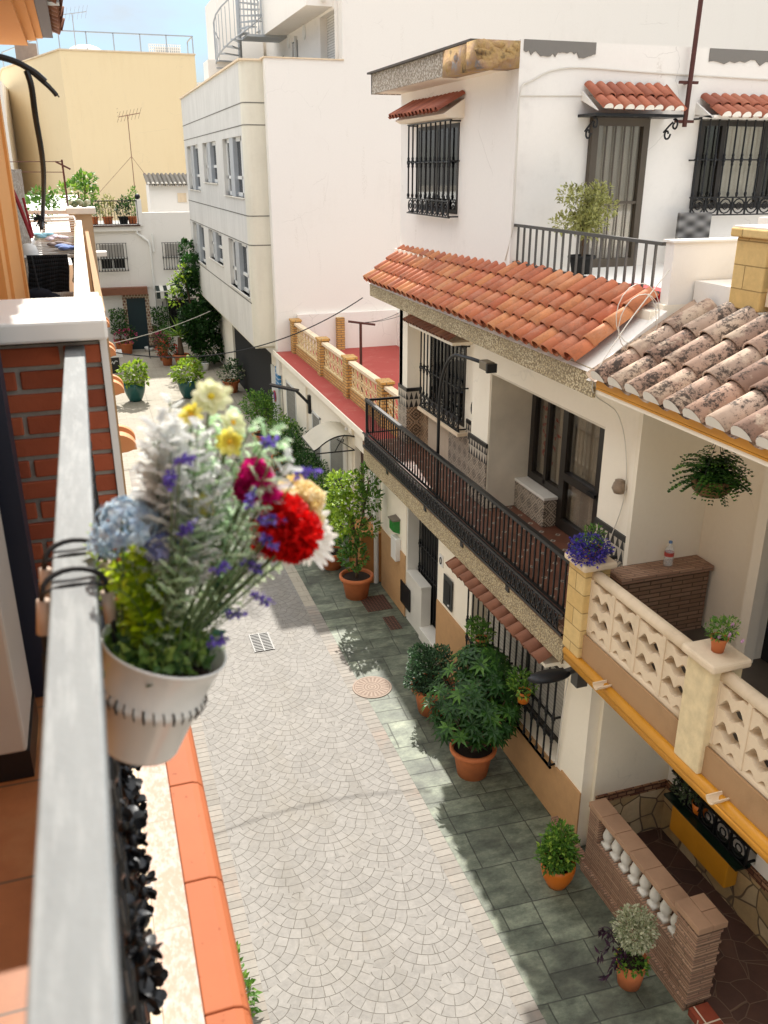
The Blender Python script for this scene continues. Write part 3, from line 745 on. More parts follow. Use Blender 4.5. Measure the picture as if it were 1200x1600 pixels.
# top storey street window
w = hb('top_window', M_frame, [(4.69, 4.75, 11.1, 12.6, 6.45, 6.5), (4.69, 4.75, 11.1, 12.6, 7.5, 7.55), (4.69, 4.75, 11.1, 11.15, 6.5, 7.5), (4.69, 4.75, 12.55, 12.6, 6.5, 7.5), (4.69, 4.75, 11.83, 11.88, 6.5, 7.5)])
hb('pane', M_glassd, [(4.694, 4.696, 11.15, 11.83, 6.5, 7.5), (4.694, 4.696, 11.88, 12.55, 6.5, 7.5)], w); hb('shade', M_dark, [(4.697, 4.699, 11.15, 12.55, 6.5, 7.5)], w)
mb = MB(); grille_bars(mb, 'x', 4.56, 11.08, 12.62, 6.41, 7.58, 9, .012, (.58,), .2)
for y in (11.08, 12.62):
    for z in (6.42, 7.1, 7.57): mb.bar((4.56, y, z), (4.71, y, z), .018)
build(mb, 'window_grille', M_iron, w)
mb = MB(); barrel_roof(mb, (4.38, 10.95, 7.66), (0, 1, 0), (.32, 0, .2), 14, 1, .135, .38, .062); build(mb, 'tile_canopy', M_roofsm, HA, True)
mb = MB(); mb.prism([(4.42, 7.64), (4.7, 7.82), (4.7, 7.6), (4.5, 7.6)], 'y', 10.97, 12.82); build(mb, 'canopy_board', M_white, HA)
# terrace door
w = hb('terrace_door', M_olive, [(5.62, 5.7, 9.42, 9.5, 5.9, 7.55), (6.29, 6.37, 9.42, 9.5, 5.9, 7.55), (5.7, 6.29, 9.42, 9.5, 7.46, 7.55), (5.7, 6.29, 9.42, 9.5, 5.9, 6.0), (5.62, 6.4, 9.40, 9.42, 7.55, 7.57)])
hb('pane', M_glass, [(5.7, 6.29, 9.47, 9.475, 6.0, 7.46)], w); 
mb = MB()
for i in range(24):
    x0 = 5.7 + i * .59 / 24; x1 = x0 + .59 / 24; mb.quad((x0, 9.488 + .006 * math.sin(i * 1.6), 6.0), (x1, 9.488 + .006 * math.sin(i * 1.6 + 1.6), 6.0), (x1, 9.488 + .006 * math.sin(i * 1.6 + 1.6), 7.46), (x0, 9.488 + .006 * math.sin(i * 1.6), 7.46))
build(mb, 'curtain', M_curt, w, True)
mb = MB()
for i in range(1, 5): mb.box(5.7 + i * .118 - .008, 5.7 + i * .118 + .008, 9.44, 9.45, 6.0, 7.46)
mb.box(5.7, 6.29, 9.43, 9.45, 6.62, 6.65)
build(mb, 'door_bars', M_olive, w)
mb = MB(); pl = MB(); barrel_roof(mb, (5.5, 9.08, 7.6), (1, 0, 0), (0, .42, .27), 8, 2, .128, .5, .062, plugs=(pl, None)); build(mb, 'tile_canopy', M_roofsm, HA, True); 
pl.prism([(9.14, 7.6), (9.5, 7.82), (9.5, 7.72)], 'x', 5.49, 5.51); build(pl, 'canopy_mortar', M_mortar, HA)
mb = MB(); mb.box(5.46, 6.6, 9.12, 9.5, 7.545, 7.575); 
for x in (5.52, 6.56):
    sp = []
    for t in range(19): a = t * math.pi / 9; r = .02 + .045 * (t / 18); sp.append((x, 9.44 - .09 - r * math.cos(a), 7.38 + r * math.sin(a)))
    mb.tube(sp, .011, 5)
    sp = []
    for t in range(19): a = t * math.pi / 9 + 2; r = .02 + .045 * (t / 18); sp.append((x, 9.22 - r * math.cos(a), 7.47 + r * math.sin(a)))
    mb.tube(sp, .011, 5); mb.tube(smoothpts([(x, 9.42, 7.4), (x, 9.33, 7.46), (x, 9.26, 7.5)], 5), .011, 5)
build(mb, 'canopy_bracket', M_iron, HA)
# terrace window right
w = hb('terrace_window', M_frame, [(7.1, 9.2, 9.46, 9.5, 6.55, 6.6), (7.1, 9.2, 9.46, 9.5, 7.48, 7.54), (7.1, 7.16, 9.46, 9.5, 6.6, 7.48), (7.4, 7.46, 9.45, 9.5, 6.6, 7.48), (8.02, 8.08, 9.45, 9.5, 6.6, 7.48), (9.14, 9.2, 9.46, 9.5, 6.6, 7.48)])
hb('blind', M_blind, [(7.46, 8.02, 9.49, 9.496, 6.6, 7.48)], w); hb('shade', M_dark, [(7.16, 7.4, 9.49, 9.496, 6.6, 7.48), (8.08, 9.14, 9.49, 9.496, 6.6, 7.48)], w)
hb('pane', M_glass, [(7.16, 9.14, 9.475, 9.478, 6.6, 7.48)], w)
mb = MB(); grille_bars(mb, 'y', 9.36, 7.02, 9.2, 6.48, 7.56, 17, .011, (.58,), .2)
for x in (7.02, 9.2):
    for z in (6.49, 7.1, 7.55): mb.bar((x, 9.36, z), (x, 9.5, z), .018)
build(mb, 'window_grille', M_iron, w)
mb = MB(); pl = MB(); barrel_roof(mb, (7.05, 9.1, 7.55), (1, 0, 0), (0, .4, .22), 15, 2, .14, .48, .067, plugs=(pl, None)); build(mb, 'tile_canopy', M_roofsm, HA, True)
pl.prism([(9.14, 7.54), (9.5, 7.73), (9.5, 7.6)], 'x', 7.02, 7.045); pl.box(7.02, 9.3, 9.14, 9.5, 7.55, 7.58); build(pl, 'canopy_mortar', M_mortar, HA)
# terrace railing
rl = MB(); rl.box(4.735, 4.775, 6.64, 9.5, 6.385, 6.415); rl.box(4.74, 4.765, 6.64, 9.5, 5.98, 6.0)
RT = build(rl, 'terrace_railing', M_greyiron, HA)
for i in range(19):
    y = 6.75 + i * .148; b = MB(); b.box(4.743, 4.763, y - .009, y + .009, 5.92, 6.386); build(b, 'baluster', M_greyiron, RT)
# ================================================================== HOUSE B (house with loggia)
HB = thing('loggia_house', 'white house with weathered tile roof, ochre trim, loggia and stone clad porch', 'house', (4.9, 5, 0))
def hc(*a, **k): return hb(a[0], a[1], a[2], a[3] if len(a) > 3 else HB, **k)
hc('side_wall', m_plaster('side_render', '#ece2cd', .3, '#b5a88f', .2), [(4.6, 5.45, 6.44, 6.5, 2.76, 5.2), (4.52, 5.45, 6.44, 6.5, .1, 2.5)])
hc('loggia_wall', m_plaster('loggia_render', '#ecdfc8', .25, '#b7a78e', .2), [(5.42, 5.7, 5.55, 6.44, 2.75, 5.25), (5.42, 5.7, 1, 4.2, 2.75, 5.25), (5.42, 5.7, 4.2, 5.55, 4.8, 5.25), (5.3, 5.42, 5.5, 5.62, 2.75, 5.2)])
hc('loggia_door', M_dark, [(5.55, 5.6, 4.2, 5.55, 2.75, 4.8)])
hc('loggia_floor', m_plain('dark_floor_tile', '#4f463c', .4, .3), [(4.06, 5.7, 1, 6.5, 2.64, 2.752)])
hc('floor_edge', M_board, [(4.04, 4.06, 1, 6.5, 2.66, 2.92), (4.06, 4.2, 1, 6.5, 2.76, 2.9)])
mb = MB(); mb.tube([(4.03, 1, 2.62), (4.03, 6.45, 2.62)], .05, 10); mb.box(4.0, 4.3, 1, 6.45, 2.52, 2.6); build(mb, 'ochre_trim', M_ochre, HB, True)
hc('soffit', M_white2, [(4.1, 5.7, 1, 6.44, 5.2, 5.24)])
hc('porch_ceiling', M_white2, [(4.3, 5.7, 1, 6.44, 2.5, 2.638)])
mb = MB(); pl = MB(); barrel_roof(mb, (4.0, 1.3, 5.34), (0, 1, 0), (.95, 0, .54), 20, 3, .252, 1.15, .108, plugs=(pl, {17, 13} if False else None))
build(mb, 'tile_roof', M_roofB, HB, True); build(pl, 'tile_plug', M_mortar, HB)
mb = MB(); mb.quad((4.06, 1, 5.29), (5.15, 1, 5.9), (5.15, 6.4, 5.9), (4.06, 6.4, 5.29)); build(mb, 'roof_bed', M_roofdk, HB)
mb = MB(); mb.box(4.03, 4.1, 1, 6.36, 5.26, 5.33); mb.box(4.03, 4.1, 1, 6.36, 5.24, 5.256); build(mb, 'eave_trim', M_ochre, HB)
hc('eave_board', M_white, [(4.05, 4.12, 1, 6.36, 5.2, 5.24)])
mb = MB(); mb.prism([(4.0, 5.3), (5.1, 5.93), (5.1, 5.4), (4.3, 5.3)], 'y', 6.42, 6.48); build(mb, 'roof_gable', M_white2, HB)
hc('upper_parapet', M_white2, [(5.0, 5.9, 6.0, 6.48, 5.2, 6.1), (5.14, 9, 1, 5.62, 5.2, 5.98), (5.9, 9, 5.62, 6.48, 5.2, 6.35)])
hc('parapet_pier', M_sandst, [(4.96, 5.26, 5.62, 5.98, 5.95, 6.5)], bevel=.012)
hc('parapet_cap', M_sandst, [(4.92, 5.75, 5.58, 6.02, 6.502, 6.57)], bevel=.012)
mb = MB(); mb.box(5.0, 5.09, 4.4, 5.6, 6.0, 6.1); mb.box(5.0, 5.09, 4.4, 5.6, 6.3, 6.34)
for i in range(6):
    for zz in (6.1, 6.2): mb.bar((5.045, 4.45 + i * .2, zz), (5.045, 4.65 + i * .2, zz + .1), .05, .09); mb.bar((5.045, 4.65 + i * .2, zz), (5.045, 4.45 + i * .2, zz + .1), .05, .09)
mb.tube([(5.045, 4.4, 6.42), (5.045, 5.6, 6.42)], .06, 10); build(mb, 'parapet_balustrade', M_castst, HB)
hc('parapet_cover', M_whiteclean, [(4.94, 6.5, 5.6, 6.02, 6.572, 6.585), (5.5, 6.5, 6.1, 6.4, 6.36, 6.62)])
hc('planter_wall', M_brickbrown, [(4.4, 5.38, 6.2, 6.44, 2.756, 3.4)])
hc('planter_cap', M_brickthin, [(4.38, 5.4, 6.17, 6.44, 3.402, 3.45)])
# balustrade
for i, (py, px) in enumerate(((6.35, 4.1), (4.56, 4.1), (2.6, 4.1))):
    p = hc('balustrade_pier', M_sandst if i != 1 else m_plain('pale_sandstone', '#d8c59c', .9, .3, 10, 1.0, 22), [(px - .1, px + .17, py - .15, py + .15, 2.66, 3.58)], bevel=.015)
    hc('pier_cap', M_castst, [(px - .14, px + .21, py - .19, py + .19, 3.582, 3.65)], p, bevel=.02)
def balus(y0, y1):
    mb = MB(); x0, x1 = 4.075, 4.165; z0, z1 = 2.95, 3.5; n = max(1, round((y1 - y0) / .365)); w = (y1 - y0) / n; wo = w * .88; K = 18
    zc = [z0 + (z1 - z0) * q for q in (-.02, .32, .66, 1.0)]
    for i in range(n):
        ya = y0 + i * w; mb.prism([(ya, z0), (ya + (w - wo) / 2, z0), (ya + (w - wo) / 2, z1), (ya, z1)], 'x', x0 - .008, x1 + .008, rnd=.5); mb.prism([(ya + w - (w - wo) / 2, z0), (ya + w, z0), (ya + w, z1), (ya + w - (w - wo) / 2, z1)], 'x', x0 - .008, x1 + .008, rnd=.5)
        yo = ya + (w - wo) / 2
        def op(t):                          # bat-wing openings, three and a half above each other
            q = 2 * t - 1; hh = .075 * max(0, 1 - abs(q)) ** .6 * (.5 + .5 * abs(math.sin(math.pi * q))); bd = -.028 * math.cos(2 * math.pi * q) * (1 - abs(q) * .4)
            return [(z + bd - hh, z + bd + hh) for z in zc]
        for k in range(K):
            A, B = op(k / K), op((k + 1) / K); u0, u1 = yo + wo * k / K, yo + wo * (k + 1) / K; pa = pb = z0
            for (lo, hi), (lo2, hi2) in zip(A + [(z1, z1)], B + [(z1, z1)]):
                lo, lo2 = min(lo, z1), min(lo2, z1)
                if lo > pa + .001 or lo2 > pb + .001: mb.prism([(u0, pa), (u1, pb), (u1, max(lo2, pb)), (u0, max(lo, pa))], 'x', x0, x1, rnd=.5)
                pa, pb = max(pa, min(hi, z1)), max(pb, min(hi2, z1))
    pan = build(mb, 'pierced_panel', M_castst, HB)
    m2 = MB(); m2.tube([(4.12, y0, 3.53), (4.12, y1, 3.53)], .055, 10); build(m2, 'handrail', M_castst, HB, True)
    m3 = MB(); m3.tube([(4.12, y0, 2.93), (4.12, y1, 2.93)], .055, 10); build(m3, 'bottom_rail', M_castst, HB, True)
balus(4.71, 6.2); balus(2.75, 4.41)
mb = MB()
for y in (5.72, 4.13):
    mb = MB(); mb.prism([(y + .045 * math.cos(a), 2.69 - .05 * math.sin(a)) for a in [k * math.pi / 8 for k in range(9)]] + [(y + .035 * math.cos(a), 2.69 - .04 * math.sin(a)) for a in [math.pi - k * math.pi / 8 for k in range(9)]], 'x', 3.9, 4.06)
    build(mb, 'drain_spout', M_castst, HB)
# porch
hc('porch_wall', M_white2, [(5.45, 5.7, 1, 5.05, .1, 2.5), (5.45, 5.7, 6.28, 6.44, .1, 2.5), (5.45, 5.7, 5.05, 6.28, .1, .75)])
hc('stone_cladding', M_crazy, [(5.43, 5.45, 1, 6.42, .05, .62), (4.56, 5.43, 6.42, 6.44, .05, .62), (4.5, 5.43, 1, 3.2, .04, .05)])
hc('tile_band', m_brick('brown_band_tile', '#6b3f2c', '#b08a66', '#4b2d20', .11, .05, .008), [(5.425, 5.45, 1, 6.415, .622, .72), (4.54, 5.425, 6.415, 6.44, .622, .72)])
w = hc('porch_window', M_dark, [(5.56, 5.6, 5.05, 6.28, .75, 2.4)])
mb = MB(); grille_bars(mb, 'x', 5.36, 5.08, 6.24, .74, 1.95, 10, .014, (.45,), .24)
for y in (5.08, 6.24):
    for z in (.78, 1.9): mb.bar((5.36, y, z), (5.47, y, z), .02)
build(mb, 'window_grille', M_iron, w)
hc('sill', m_plain('green_sill_tile', '#14251b', .3), [(5.26, 5.56, 5.08, 6.24, .7, .722)], w)
hc('sill_front', M_ochre, [(5.27, 5.424, 5.2, 6.1, .36, .698)], w, bevel=.02)
hc('porch_floor', m_crazy('brown_slab_floor', ['#4a3027', '#54392d', '#432d26', '#5c4032'], '#6a5444', 4.2, .016), [(4.5, 5.43, 1, 6.42, 0, .06)])
hc('porch_step', m_brick('red_step_tile', '#7e3620', '#8b3f26', '#c9b9a3', .3, .3, .008), [(4.3, 4.498, 1, 4.38, 0, .09)], bevel=.006)
# garden wall with balusters
GW = thing('garden_wall', 'thin brick wall with white balusters and a square end pier beside the shaded pavement', 'wall', (4.35, 5.4, 0))
mb = MB(); mb.box(4.32, 4.48, 4.7, 6.2, .004, .5); mb.box(4.32, 4.48, 6.02, 6.2, .502, .83); mb.box(4.28, 4.318, 4.42, 6.2, .004, .1); mb.box(4.3, 4.383, 6.202, 6.9, .004, .12)
build(mb, 'brick_base', M_brickthin, GW)
mb = MB()
for i in range(6):
    y = 4.705 + i * .25; mb.box(4.3, 4.5, y, y + .246, .834 + (i % 2) * .003, .9)
build(mb, 'coping', M_coping, GW, bevel=.006)
mb = MB(); mb.box(4.3, 4.55, 4.42, 4.698, .004, .93)
for i in range(7): mb.box(4.29, 4.56, 4.41, 4.704, .08 + i * .13, .115 + i * .13)
EP = build(mb, 'end_pier', M_brickthin, GW, bevel=.006)
mb = MB(); mb.box(4.275, 4.42, 4.39, 4.725, .932, 1.0); mb.box(4.423, 4.575, 4.39, 4.55, .932, .998); mb.box(4.423, 4.575, 4.553, 4.725, .932, 1.001); build(mb, 'pier_cap', M_coping, EP, bevel=.006)
for i in range(8):
    y = 4.8 + i * .163; b = MB(); b.lathe((4.4, y, .503), [(0, 0), (.05, 0), (.05, .05), (.03, .06), (.055, .11), (.058, .15), (.03, .24), (.024, .26), (.04, .28), (.05, .3), (.05, .33)], 12)
    b.box(4.35, 4.45, y - .05, y + .05, .503, .55); build(b, 'baluster', m_plain('white_baluster', '#d9d4c9', .5, .08) if i == 0 else bpy.data.materials['white_baluster'], GW, True)
# ================================================================== MODERN BLOCK
MO = thing('apartment_block', 'big smooth white block with ribbon windows and a huge blank party wall', 'building', (5, 27, 0))
def hm(*a, **k): return hb(a[0], a[1], a[2], MO, **k)
hm('party_wall', M_whiteclean, [(4.42, 6.28, 22.0, 22.35, 2.0, 9.38), (6.28, 26, 22.0, 22.35, 2.0, 12.6), (4.42, 4.7, 22.35, 34, 2.4, 2.9)])
# facade with rounded near corner, window openings cut out
def fac(z0, z1, ys=((22.62, 35.0),)):
    mb = MB()
    for (a, b) in ys: mb.box(3.9, 4.15, a, b, z0, z1)
    return mb
mb = MB()
for (z0, z1) in ((7.76, 9.34), (5.2, 6.34), (2.72, 3.92)): mb.box(3.9, 4.2, 22.62, 35, z0, z1)
for (za, zb) in ((6.34, 7.76), (3.92, 5.2)):
    for (a, b) in ((22.62, 22.75), (25.8, 27.1), (30.0, 31.2), (34.3, 35)): mb.box(3.9, 4.2, a, b, za, zb)
for (za, zb) in ((6.34, 6.62), (3.92, 4.3)): mb.box(3.9, 4.2, 27.1, 30.0, za, zb)
build(mb, 'facade', M_greypanel, MO)
mb = MB(); pts = [(4.42, 22.3), (4.06, 22.3)] + [(4.06 - .16 * math.sin(t * math.pi / 12), 22.46 - .16 * math.cos(t * math.pi / 12)) for t in range(1, 6)] + [(3.9, 22.46), (3.9, 22.618), (4.42, 22.618)]
mb.prism(pts, 'z', 2.72, 9.34); build(mb, 'rounded_corner', M_cream, MO, False)
mb = MB()
for z in (8.46, 7.94 if False else 7.98, 5.93, 5.24): 
    mb.box(3.893, 3.9, 22.5, 35, z - .012, z + .012); mb.prism([(p[0] - .004 if p[0] < 4.3 else p[0], p[1] - .006) for p in pts], 'z', z - .012, z + .012)
z = 3.8
mb.box(3.893, 3.9, 22.5, 35, z - .015, z + .015)
build(mb, 'panel_joint', M_groove, MO)
hm('roof_coping', M_castst, [(3.85, 4.6, 22.26, 35.05, 9.342, 9.385), (4.38, 6.3, 21.97, 22.4, 9.382, 9.41)])
hm('underside', M_cream, [(3.92, 6, 22.4, 35, 2.66, 2.718)])
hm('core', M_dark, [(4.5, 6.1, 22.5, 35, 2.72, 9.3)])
hm('ground_wall', M_white, [(4.55, 4.8, 22.36, 23.6, 0, 2.66), (4.55, 4.8, 30.5, 37.4, 0, 2.66)])
hm('garage_dark_panel', M_dark, [(4.62, 4.7, 23.6, 30.5, 0, 2.66)])  # flat dark panel standing for the shade inside the garage
hm('garage_gate', M_alum, [(4.56, 4.6, 22.36, 22.5, 0.05, 2.1), (4.5, 4.55, 22.6, 23.5, .05, 2.0)])
for (a, b, za, zb) in ((22.75, 25.8, 6.34, 7.76), (27.1, 30.0, 6.62, 7.76), (31.2, 34.3, 6.34, 7.76), (22.75, 25.8, 3.92, 5.2), (27.1, 30.0, 4.3, 5.2), (31.2, 34.3, 3.92, 5.2)):
    w = hm('ribbon_window', M_alum, [(4.0, 4.06, a, a + .12, za, zb), (4.0, 4.06, b - .12, b, za, zb), (4.0, 4.06, a, b, zb - .1, zb), (4.0, 4.06, a, b, za, za + .1), (4.0, 4.06, (a + b) / 2 + .55, (a + b) / 2 + .7, za, zb), (4.0, 4.06, a + .6, a + .72, za, zb), (4.0, 4.06, a, b, za + .42, za + .5)])
    hb('mullion_panel', M_steel, [(3.92, 4.06, (a + b) / 2 - .1, (a + b) / 2 + .5, za, zb)], w)
    hb('pane', M_glassd, [(4.03, 4.034, a, b, za, zb)], w); hb('curtain', M_curt, [(4.05, 4.055, a, b, za, zb)], w)
    hb('sill', M_marble, [(3.86, 4.1, a - .05, b + .05, za - .03, za)], w)
# set-back top floor
hm('attic_wall', M_whiteclean, [(6.2, 6.5, 22.36, 22.4, 9.3, 11.1), (6.2, 6.5, 23.75, 26.1, 9.3, 11.1), (6.2, 6.5, 22.4, 23.75, 10.5, 11.1), (6.2, 6.5, 26.1, 35, 9.3, 11.1)])
hm('attic_overhang', M_whiteclean, [(5.55, 12, 22.5, 28.1, 10.56, 12.6), (5.6, 6.4, 28.1, 29.2, 10.8, 10.9)])
w = hm('roller_shutter', m_brick('pale_roller_shutter', '#d6d3cc', '#dddad4', '#a8a59d', 2, .06, .008), [(6.38, 6.42, 22.4, 23.75, 9.3, 10.5)])
w = hm('attic_window', M_glassd, [(6.19, 6.198, 26.2, 26.9, 9.4, 10.3), (6.19, 6.198, 28, 29.4, 9.4, 10.1)])
hm('attic_screen', M_alum, [(6.12, 6.2, 26.25, 26.3, 9.4, 10.4)])
mb = MB()
for y in (25.4, 27.3): mb.ball((6.2, y, 10.4), (.05, .18, .2), 12, 6)
build(mb, 'oval_lamp', M_alum, MO, True)
mb = MB(); mb.tube([(5.95, 22.4, 10.72), (5.95, 26.4, 10.72)], .09, 8); build(mb, 'rolled_awning', M_plasticw, MO, True)
hm('roof_block', M_whiteclean, [(4.0, 4.8, 28.2, 29.2, 9.38, 9.95), (4.7, 6.1, 30.5, 33, 9.38, 12)])
# spiral staircase on the roof terrace
ST = thing('spiral_staircase', 'grey steel spiral staircase with tall railings on the white roof terrace', 'staircase', (4.95, 28.6, 9.38))
cx, cy, r0 = 4.95, 28.2, .72
mb = MB(); mb.tube([(cx, cy, 9.38), (cx, cy, 13.2)], .06, 8); build(mb, 'column', M_steel, ST, True)
tr = MB(); ba = MB(); hr = []; lr = []
for i in range(22):
    a = i * .36 + 2.4; z = 9.55 + i * .17; ca, sa = math.cos(a), math.sin(a); c2, s2 = math.cos(a + .4), math.sin(a + .4)
    tr.prism([(cx, cy), (cx + r0 * ca, cy + r0 * sa), (cx + r0 * c2, cy + r0 * s2)], 'z', z, z + .03)
    for t in (0, .18): 
        aa = a + t; ba.tube([(cx + r0 * math.cos(aa), cy + r0 * math.sin(aa), z - .05 + t * .4), (cx + r0 * math.cos(aa), cy + r0 * math.sin(aa), z + 1.0)], .011, 5)
    hr.append((cx + r0 * ca, cy + r0 * sa, z + 1.0)); lr.append((cx + r0 * ca, cy + r0 * sa, z - .04))
build(tr, 'tread', M_steel, ST); 
ba.tube(hr, .022, 6); ba.tube(lr, .022, 6); build(ba, 'railing', M_steel, ST)
mb = MB(); mb.box(5.05, 6.2, 27.5, 28.6, 10.5, 10.56)
for i in range(12): mb.tube([(5.1 + i * .1, 27.5, 10.56), (5.1 + i * .1, 27.5, 11.6)], .011, 5); mb.tube([(5.1 + i * .1, 28.6, 10.56), (5.1 + i * .1, 28.6, 11.6)], .011, 5)
mb.bar((5.1, 27.5, 11.6), (6.2, 27.5, 11.6), .035); mb.bar((5.1, 28.6, 11.6), (6.2, 28.6, 11.6), .035)
build(mb, 'landing', M_steel, ST)

# ================================================================== LOW HOUSE with red terrace
LH = thing('low_house', 'low white house with a red painted roof terrace next to the tall blank wall', 'house', (5.5, 18, 0))
def hl(*a, **k): return hb(a[0], a[1], a[2], LH, **k)
LX = 4.5
hl('wall', M_white, [(LX, 4.8, 13.38, 14.6, 0, 2.45), (LX, 4.8, 15.35, 22.0, 0, 2.45), (LX, 4.8, 14.6, 15.35, 2.05, 2.45)])
hl('dado', M_dado2, [(LX - .015, LX, 13.38, 14.6, 0, 1.0)])
hl('terrace_slab', M_redfloor, [(4.36, 9, 13.38, 22.0, 2.56, 2.62)])
hl('cornice', M_white, [(4.38, 4.8, 13.38, 22.0, 2.45, 2.56), (4.34, 4.36, 13.38, 22.3, 2.5, 2.622)])
hl('terrace_wall', M_white2, [(4.95, 7.64, 21.9, 21.998, 2.62, 3.55), (7.62, 7.9, 13.4, 21.9, 2.62, 3.5)])
w = hl('door', M_wood, [(LX + .12, LX + .16, 14.6, 15.35, 0.05, 2.05)])
for i, (y0, y1, z0, z1) in enumerate(((13.75, 14.35, .95, 1.95), (16.1, 17.2, .75, 1.95), (18.0, 18.75, .8, 1.9), (20.4, 21.5, .9, 2.0))):
    w = hl('window', M_alum, [(LX - .02, LX, y0, y1, z0, z0 + .05), (LX - .02, LX, y0, y1, z1 - .05, z1), (LX - .02, LX, y0, y0 + .05, z0, z1), (LX - .02, LX, y1 - .05, y1, z0, z1)])
    hb('blind', m_brick('grey_slat_blind', '#8c8a80', '#98958b', '#5b5950', 2, .04, .008) if i == 0 else bpy.data.materials['grey_slat_blind'], [(LX - .012, LX - .004, y0 + .05, y1 - .05, z0 + .05, z1 - .05)], w)
    if i == 0:
        mb = MB(); grille_bars(mb, 'x', LX - .1, y0, y1, z0, z1, 6, .009, (.5,)); build(mb, 'window_grille', M_plasticw, w)
hl('door_pilaster', M_white, [(LX - .05, LX, 15.4, 15.62, 0, 2.4), (LX - .05, LX, 14.4, 14.56, 0, 2.4), (LX - .04, LX, 19.2, 19.3, 0, 2.3)])
# terrace balustrade
PX = 4.8
PA = thing('terrace_balustrade', 'yellow brick balustrade with pierced lattice blocks around the red terrace', 'balustrade', (PX, 18, 2.62))
mb = MB(); mb.box(PX, PX + .1, 13.4, 22, 2.62, 2.84); build(mb, 'brick_base', M_brickyel, PA)
for y in (21.75, 19.0, 16.85, 14.55):
    mb = MB(); mb.box(PX - .06, PX + .16, y - .14, y + .14, 2.622, 3.42); mb.box(PX - .08, PX + .18, y - .17, y + .17, 3.422, 3.47); build(mb, 'pier', M_brickyel, PA)
mb = MB(); mb.box(5.95, 6.15, 21.75, 21.9, 2.62, 3.44); build(mb, 'pier', M_brickyel, PA)
spans = ((19.14, 21.61), (16.99, 18.86), (14.69, 16.71), (13.4, 14.41))
for (a, b) in spans:
    mb = MB(); n = max(1, round((b - a) / .3)); wd = (b - a) / n; z0, z1 = 2.85, 3.34
    rows = 2; hh = (z1 - z0) / rows
    for i in range(n):
        for j in range(rows):
            yc = a + (i + .5) * wd; zc = z0 + (j + .5) * hh; x = PX + .05; e = .02
            mb.tube([(x, yc + wd * .3 * math.cos(q * math.pi / 3), zc + hh * .3 * math.sin(q * math.pi / 3)) for q in range(7)], .009, 4, False, rnd=.5)
            for q in range(6): ca, sa = math.cos(q * math.pi / 3), math.sin(q * math.pi / 3); mb.bar((x, yc + wd * .3 * ca, zc + hh * .3 * sa), (x, yc + wd * .55 * ca, zc + hh * .55 * sa)  , .014, .024, rnd=.5)
            mb.bar((x, yc - wd / 2, zc - hh / 2), (x, yc - wd / 2, zc + hh / 2), .022, .018, rnd=.5); mb.bar((x, yc - wd / 2, zc - hh / 2), (x, yc + wd / 2, zc - hh / 2), .016, .022, rnd=.5)
        mb.bar((PX + .05, a + i * wd, z0), (PX + .05, a + (i + 1) * wd, z0), .05, .02)
    build(mb, 'lattice_block', m_plain('lattice_stone', '#cdb98e', .9, .2) if 'lattice_stone' not in bpy.data.materials else bpy.data.materials['lattice_stone'], PA)
    mb = MB(); mb.box(PX - .02, PX + .12, a, b, 3.342, 3.4); build(mb, 'coping', M_castst, PA)
mb = MB()
TP = MB(); TP.tube([(5.2, 17.2, 2.62), (5.2, 17.2, 4.05)], .03, 7); TP.tube([(4.95, 17.25, 4.1), (5.5, 17.15, 4.02)], .025, 6)
build(TP, 'clothes_line_post', M_rust, label='thin dark T shaped clothes line post standing on the red terrace', cat='post')
for k, dx in enumerate((0, .2)):
    wire('clothes_line', [(5.1 + dx, 17.2, 4.07), (7.6, 20 + dx * 3, 3.9)], .006, M_wire, 'thin clothes line running from the T post across the red terrace', .1)
# tag the two lines as one group
for o in [o for o in bpy.data.objects if o.name.startswith('clothes_line') and o.name.split('.')[0] == 'clothes_line']: o['group'] = 'clothes lines over the red terrace'
# polycarbonate awning
AW = thing('door_awning', 'curved cream plastic awning over the brown door of the low house', 'awning', (LX, 15.7, 2.1))
mb = MB(); k = 10
def aw(t): return (LX - .82 * t, 2.24 + .07 * math.sin(math.pi * min(1, t * 1.1)) - .22 * t ** 2)
for i in range(k):
    (xa, za), (xb, zb) = aw(i / k), aw((i + 1) / k)
    mb.quad((xa, 15.35, za), (xa, 16.35, za), (xb, 16.35, zb), (xb, 15.35, zb)); mb.quad((xa, 15.35, za - .012), (xb, 15.35, zb - .012), (xb, 16.35, zb - .012), (xa, 16.35, za - .012))
mm, bb = newmat('cream_polycarbonate'); finish(mm, bb, scol(lin('#d9d2bf'), noise(3, 4) * .3 + .8), .35); 
t_ = mm.node_tree.nodes.new('ShaderNodeBsdfTranslucent'); t_.inputs[0].default_value = (*lin('#d9d2bf'), 1); x_ = mm.node_tree.nodes.new('ShaderNodeMixShader'); x_.inputs[0].default_value = .4
mm.node_tree.links.new(bb.outputs[0], x_.inputs[1]); mm.node_tree.links.new(t_.outputs[0], x_.inputs[2]); mm.node_tree.links.new(x_.outputs[0], mm.node_tree.nodes['Material Output'].inputs[0])
build(mb, 'panel', mm, AW, True)
mb = MB()
for y in (15.36, 16.34):
    mb.tube([(aw(i / k)[0], y, aw(i / k)[1] - .02) for i in range(k + 1)], .014, 5); mb.bar((LX, y, 1.95), (LX - .76, y, 1.95), .02); mb.bar((LX, y, 1.95), (LX - .35, y, 2.2), .014); mb.bar((LX - .4, y, 1.95), (LX - .2, y, 2.28), .014)
mb.tube([(aw(1)[0], 15.35, aw(1)[1]), (aw(1)[0], 16.35, aw(1)[1])], .012, 5)
build(mb, 'bracket', M_iron, AW)
